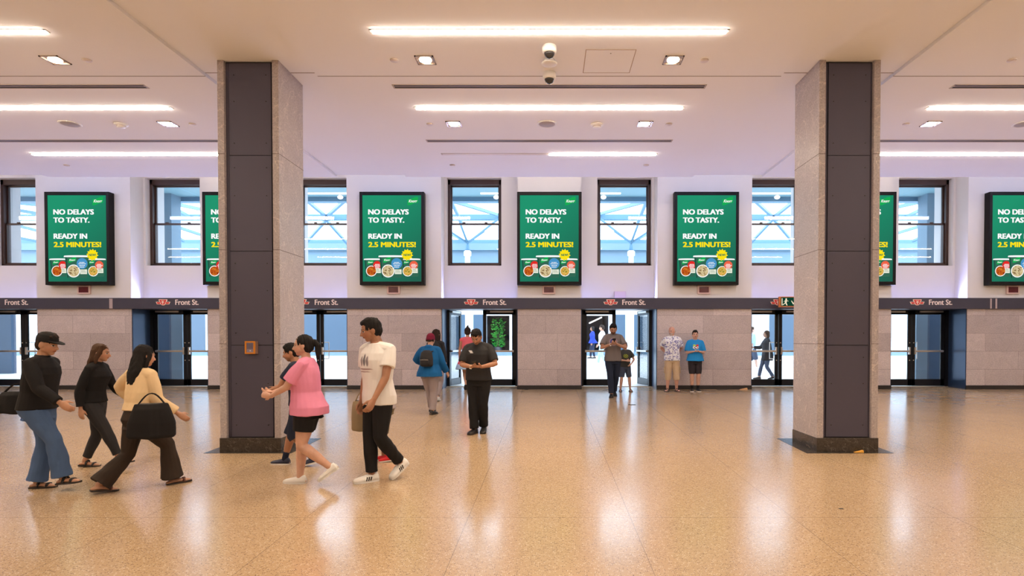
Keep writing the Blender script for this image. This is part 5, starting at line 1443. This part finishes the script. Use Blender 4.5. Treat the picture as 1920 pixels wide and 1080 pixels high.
# people out in the court
p = Person(atF(1111, 672), 180, 1.66, 'distant person in royal blue clothes out in the court behind the right door', female=True, voxel=.013, skin=SK_BROWN, feet=((.05, .1, 0, 0, 4), (-.05, -.1, 0, 0, 4)))
p.top(C_RBLUE, .48, 1.9, .02, .02, name='tunic', flare=.1); p.bottom(C_NAVY, 1.9, .012); p.hair(H_BLACK, 'bob'); p.shoes(S_BLACK, SOLE_D)
p = Person(atF(1129, 684), 160, 1.74, 'distant person in a white shirt and pale blue trousers out in the court', voxel=.012, skin=SK_TAN, feet=((.05, .2, 0, 0, 4), (-.05, -.2, 0, 10, 4)), arms=({'swing': 20}, {'swing': -20}))
p.top(C_WHITE, .49, 1.8, .02, .02, name='shirt'); p.bottom(C_PALE, 1.93, .015); p.hair(H_DARK, 'short'); p.shoes(S_WHITE, SOLE_W)
p = Person(atF(1437, 711), 175, 1.56, 'woman in black outside the double doors left of the right column, carrying a bag', female=True, voxel=.011, skin=SK_TAN, feet=((.05, .22, 0, 0, 4), (-.05, -.2, 0, 10, 4)), arms=({'swing': 30, 'bend': 60}, {'swing': -10}))
p.top(C_CHAR, .50, 1.9, .024, .024, name='jacket'); p.skirt(C_BLACK, .40, .56, .016, .06); p.bottom(C_SLATE, 1.93, .006, name='leggings'); p.hair(H_BROWN, 'bob'); p.shoes(S_BLACK, SOLE_D)
OUTW = p
p = Person(atF(1409, 692), 15, 1.66, 'person in pale blue outside, left of the woman in black, behind the glass doors', voxel=.012, skin=SK_FAIR, feet=((.05, .2, 0, 0, 4), (-.05, -.16, 0, 8, 4)), arms=({'swing': -20}, {'swing': 20}))
p.top(C_PALE, .48, 1.2, .024, .024, name='shirt'); p.bottom(C_SLATE, 1.2, .018, name='shorts', loose=.02); p.hair(H_BROWN, 'short'); p.shoes(S_WHITE, SOLE_W)

# ------------------------------------------------------------------ bags
def soft_bag(name, loc, rz, size, m, label, strap=None, taper=.85, handle_m=None, cat='bag', vox=.008):
    t = empty(name, loc, rz); tag(t, label, cat); r = Raw(); a, b, h = size
    X, Y = Vector((1, 0, 0)), Vector((0, 1, 0))
    r.secs([(Vector((0, 0, 0)), X, Y, a * .5, b * .42), (Vector((0, 0, h * .08)), X, Y, a * .56, b * .5), (Vector((0, 0, h * .45)), X, Y, a * .54, b * .5), (Vector((0, 0, h * .85)), X, Y, a * .5 * taper, b * .42), (Vector((0, 0, h)), X, Y, a * .44 * taper, b * .25)], 20)
    fuse(r, 'bag_body', t, vox, 2, (m,), None, wrinkles(.005, 11, (1, 1, 1), 16))
    mb = MB().use(mat('zip_metal', (.3, .29, .28), .35, .7)); mb.box(-a * .3 * taper, a * .3 * taper, -.006, .006, h * .985, h + .006); mb.build('zipper', parent=t)
    if strap:
        for pts in strap:
            mb = MB().use(handle_m or m)
            for q0, q1 in zip(pts, pts[1:]): mb.beam(q0, q1, .028, .010)
            mb.build('strap', parent=t)
    return t
def arc(p0, p1, top, n=10):
    p0, p1 = Vector(p0), Vector(p1); return [p0.lerp(p1, i / n) + Vector((0, 0, top * math.sin(math.pi * i / n))) for i in range(n + 1)]
q = atY(36, 775, 6.35); q2 = CAPP.world(CAPP.T(Vector((-.06, 0, .83)), True)) - q
soft_bag('duffel_bag', q, .2, (.42, .20, .23), C_BLACK, 'black duffel bag slung behind the person in the black cap', [arc((-.15, 0, .2), (.16, 0, .2), .12), [Vector((.12, 0, .2)), Vector((.2, -.02, .32)), Vector((.24, 0, .42))]])
g = CREAM.world(CREAM.arms[1]['wr']); q = Vector((g.x - .03, g.y - .05, g.z - .47))
q = atY(284, 822, 5.86)
soft_bag('tote_bag', q, .35, (.38, .17, .34), C_BLACK, 'large soft black tote bag hanging at the side of the cream jacket', [arc((-.12, 0, .31), (.13, 0, .31), .13)])
def backpack(pp, label, m, k=1.0, z=.60, h=.26, side=0.0):
    S = pp.S; R = pp.RT(1.0); c = pp.T(Vector((side * S, -.115 * S, z)), True)
    t = empty('backpack', pp.world(c), pp.root.rotation_euler.z); tag(t, label, 'backpack'); r = Raw(); X, Y = Vector((1, 0, 0)), Vector((0, 1, 0)); H = h * S
    r.secs([(Vector((0, 0, 0)), X, Y, .075 * S * k, .042 * S), (Vector((0, -.01, H * .12)), X, Y, .088 * S * k, .055 * S), (Vector((0, -.012, H * .5)), X, Y, .088 * S * k, .055 * S), (Vector((0, -.004, H * .85)), X, Y, .074 * S * k, .042 * S), (Vector((0, .005, H)), X, Y, .04 * S * k, .025 * S)], 20)
    fuse(r, 'pack_body', t, .009, 2, (m,)); r = Raw(); r.ball((0, -.055 * S, H * .28), Matrix.Identity(3), (.062 * S * k, .022 * S, .045 * S)); fuse(r, 'front_pocket', t, .008, 2, (m,))
    mb = MB().use(mat('pale_trim', (.5, .42, .32), .5)); mb.box(-.055 * S * k, .055 * S * k, -.079 * S, -.074 * S, H * .40, H * .42); mb.build('zipper', parent=t)
    for q in (-1, 1):
        mb = MB().use(m); mb.beam((q * .045 * S, .03 * S, H * .9), (q * .06 * S, .10 * S, H * .98), .03, .012); mb.beam((q * .06 * S, .10 * S, H * .98), (q * .07 * S, .17 * S, H * .8), .03, .012); mb.build('strap', parent=t)
backpack(BLUEP, 'small dark grey backpack on the blue jacket', C_CHAR, .95, .60, .20, .015)
backpack(LHAIR, 'dark backpack with pale trim worn by the woman with long dark hair', C_CHAR, 1.0, .60, .25)
q = OUTW.world(Vector((-.26, .0, .62))); soft_bag('shoulder_bag', (q.x, q.y, q.z), 0.3, (.30, .14, .30), C_BLACK, 'black shoulder bag of the woman outside the double doors', [arc((-.1, 0, .28), (.1, 0, .28), .3)], vox=.012)
q = atY(677, 808, 6.75)
soft_bag('paper_bag', (q.x, q.y, q.z), .1, (.20, .12, .34), mat('bag_tan', rgb(150, 134, 104), .7), 'olive tan bag hanging at the left side of the man in white', [arc((-.06, 0, .33), (.06, 0, .33), .10)], taper=1.0)
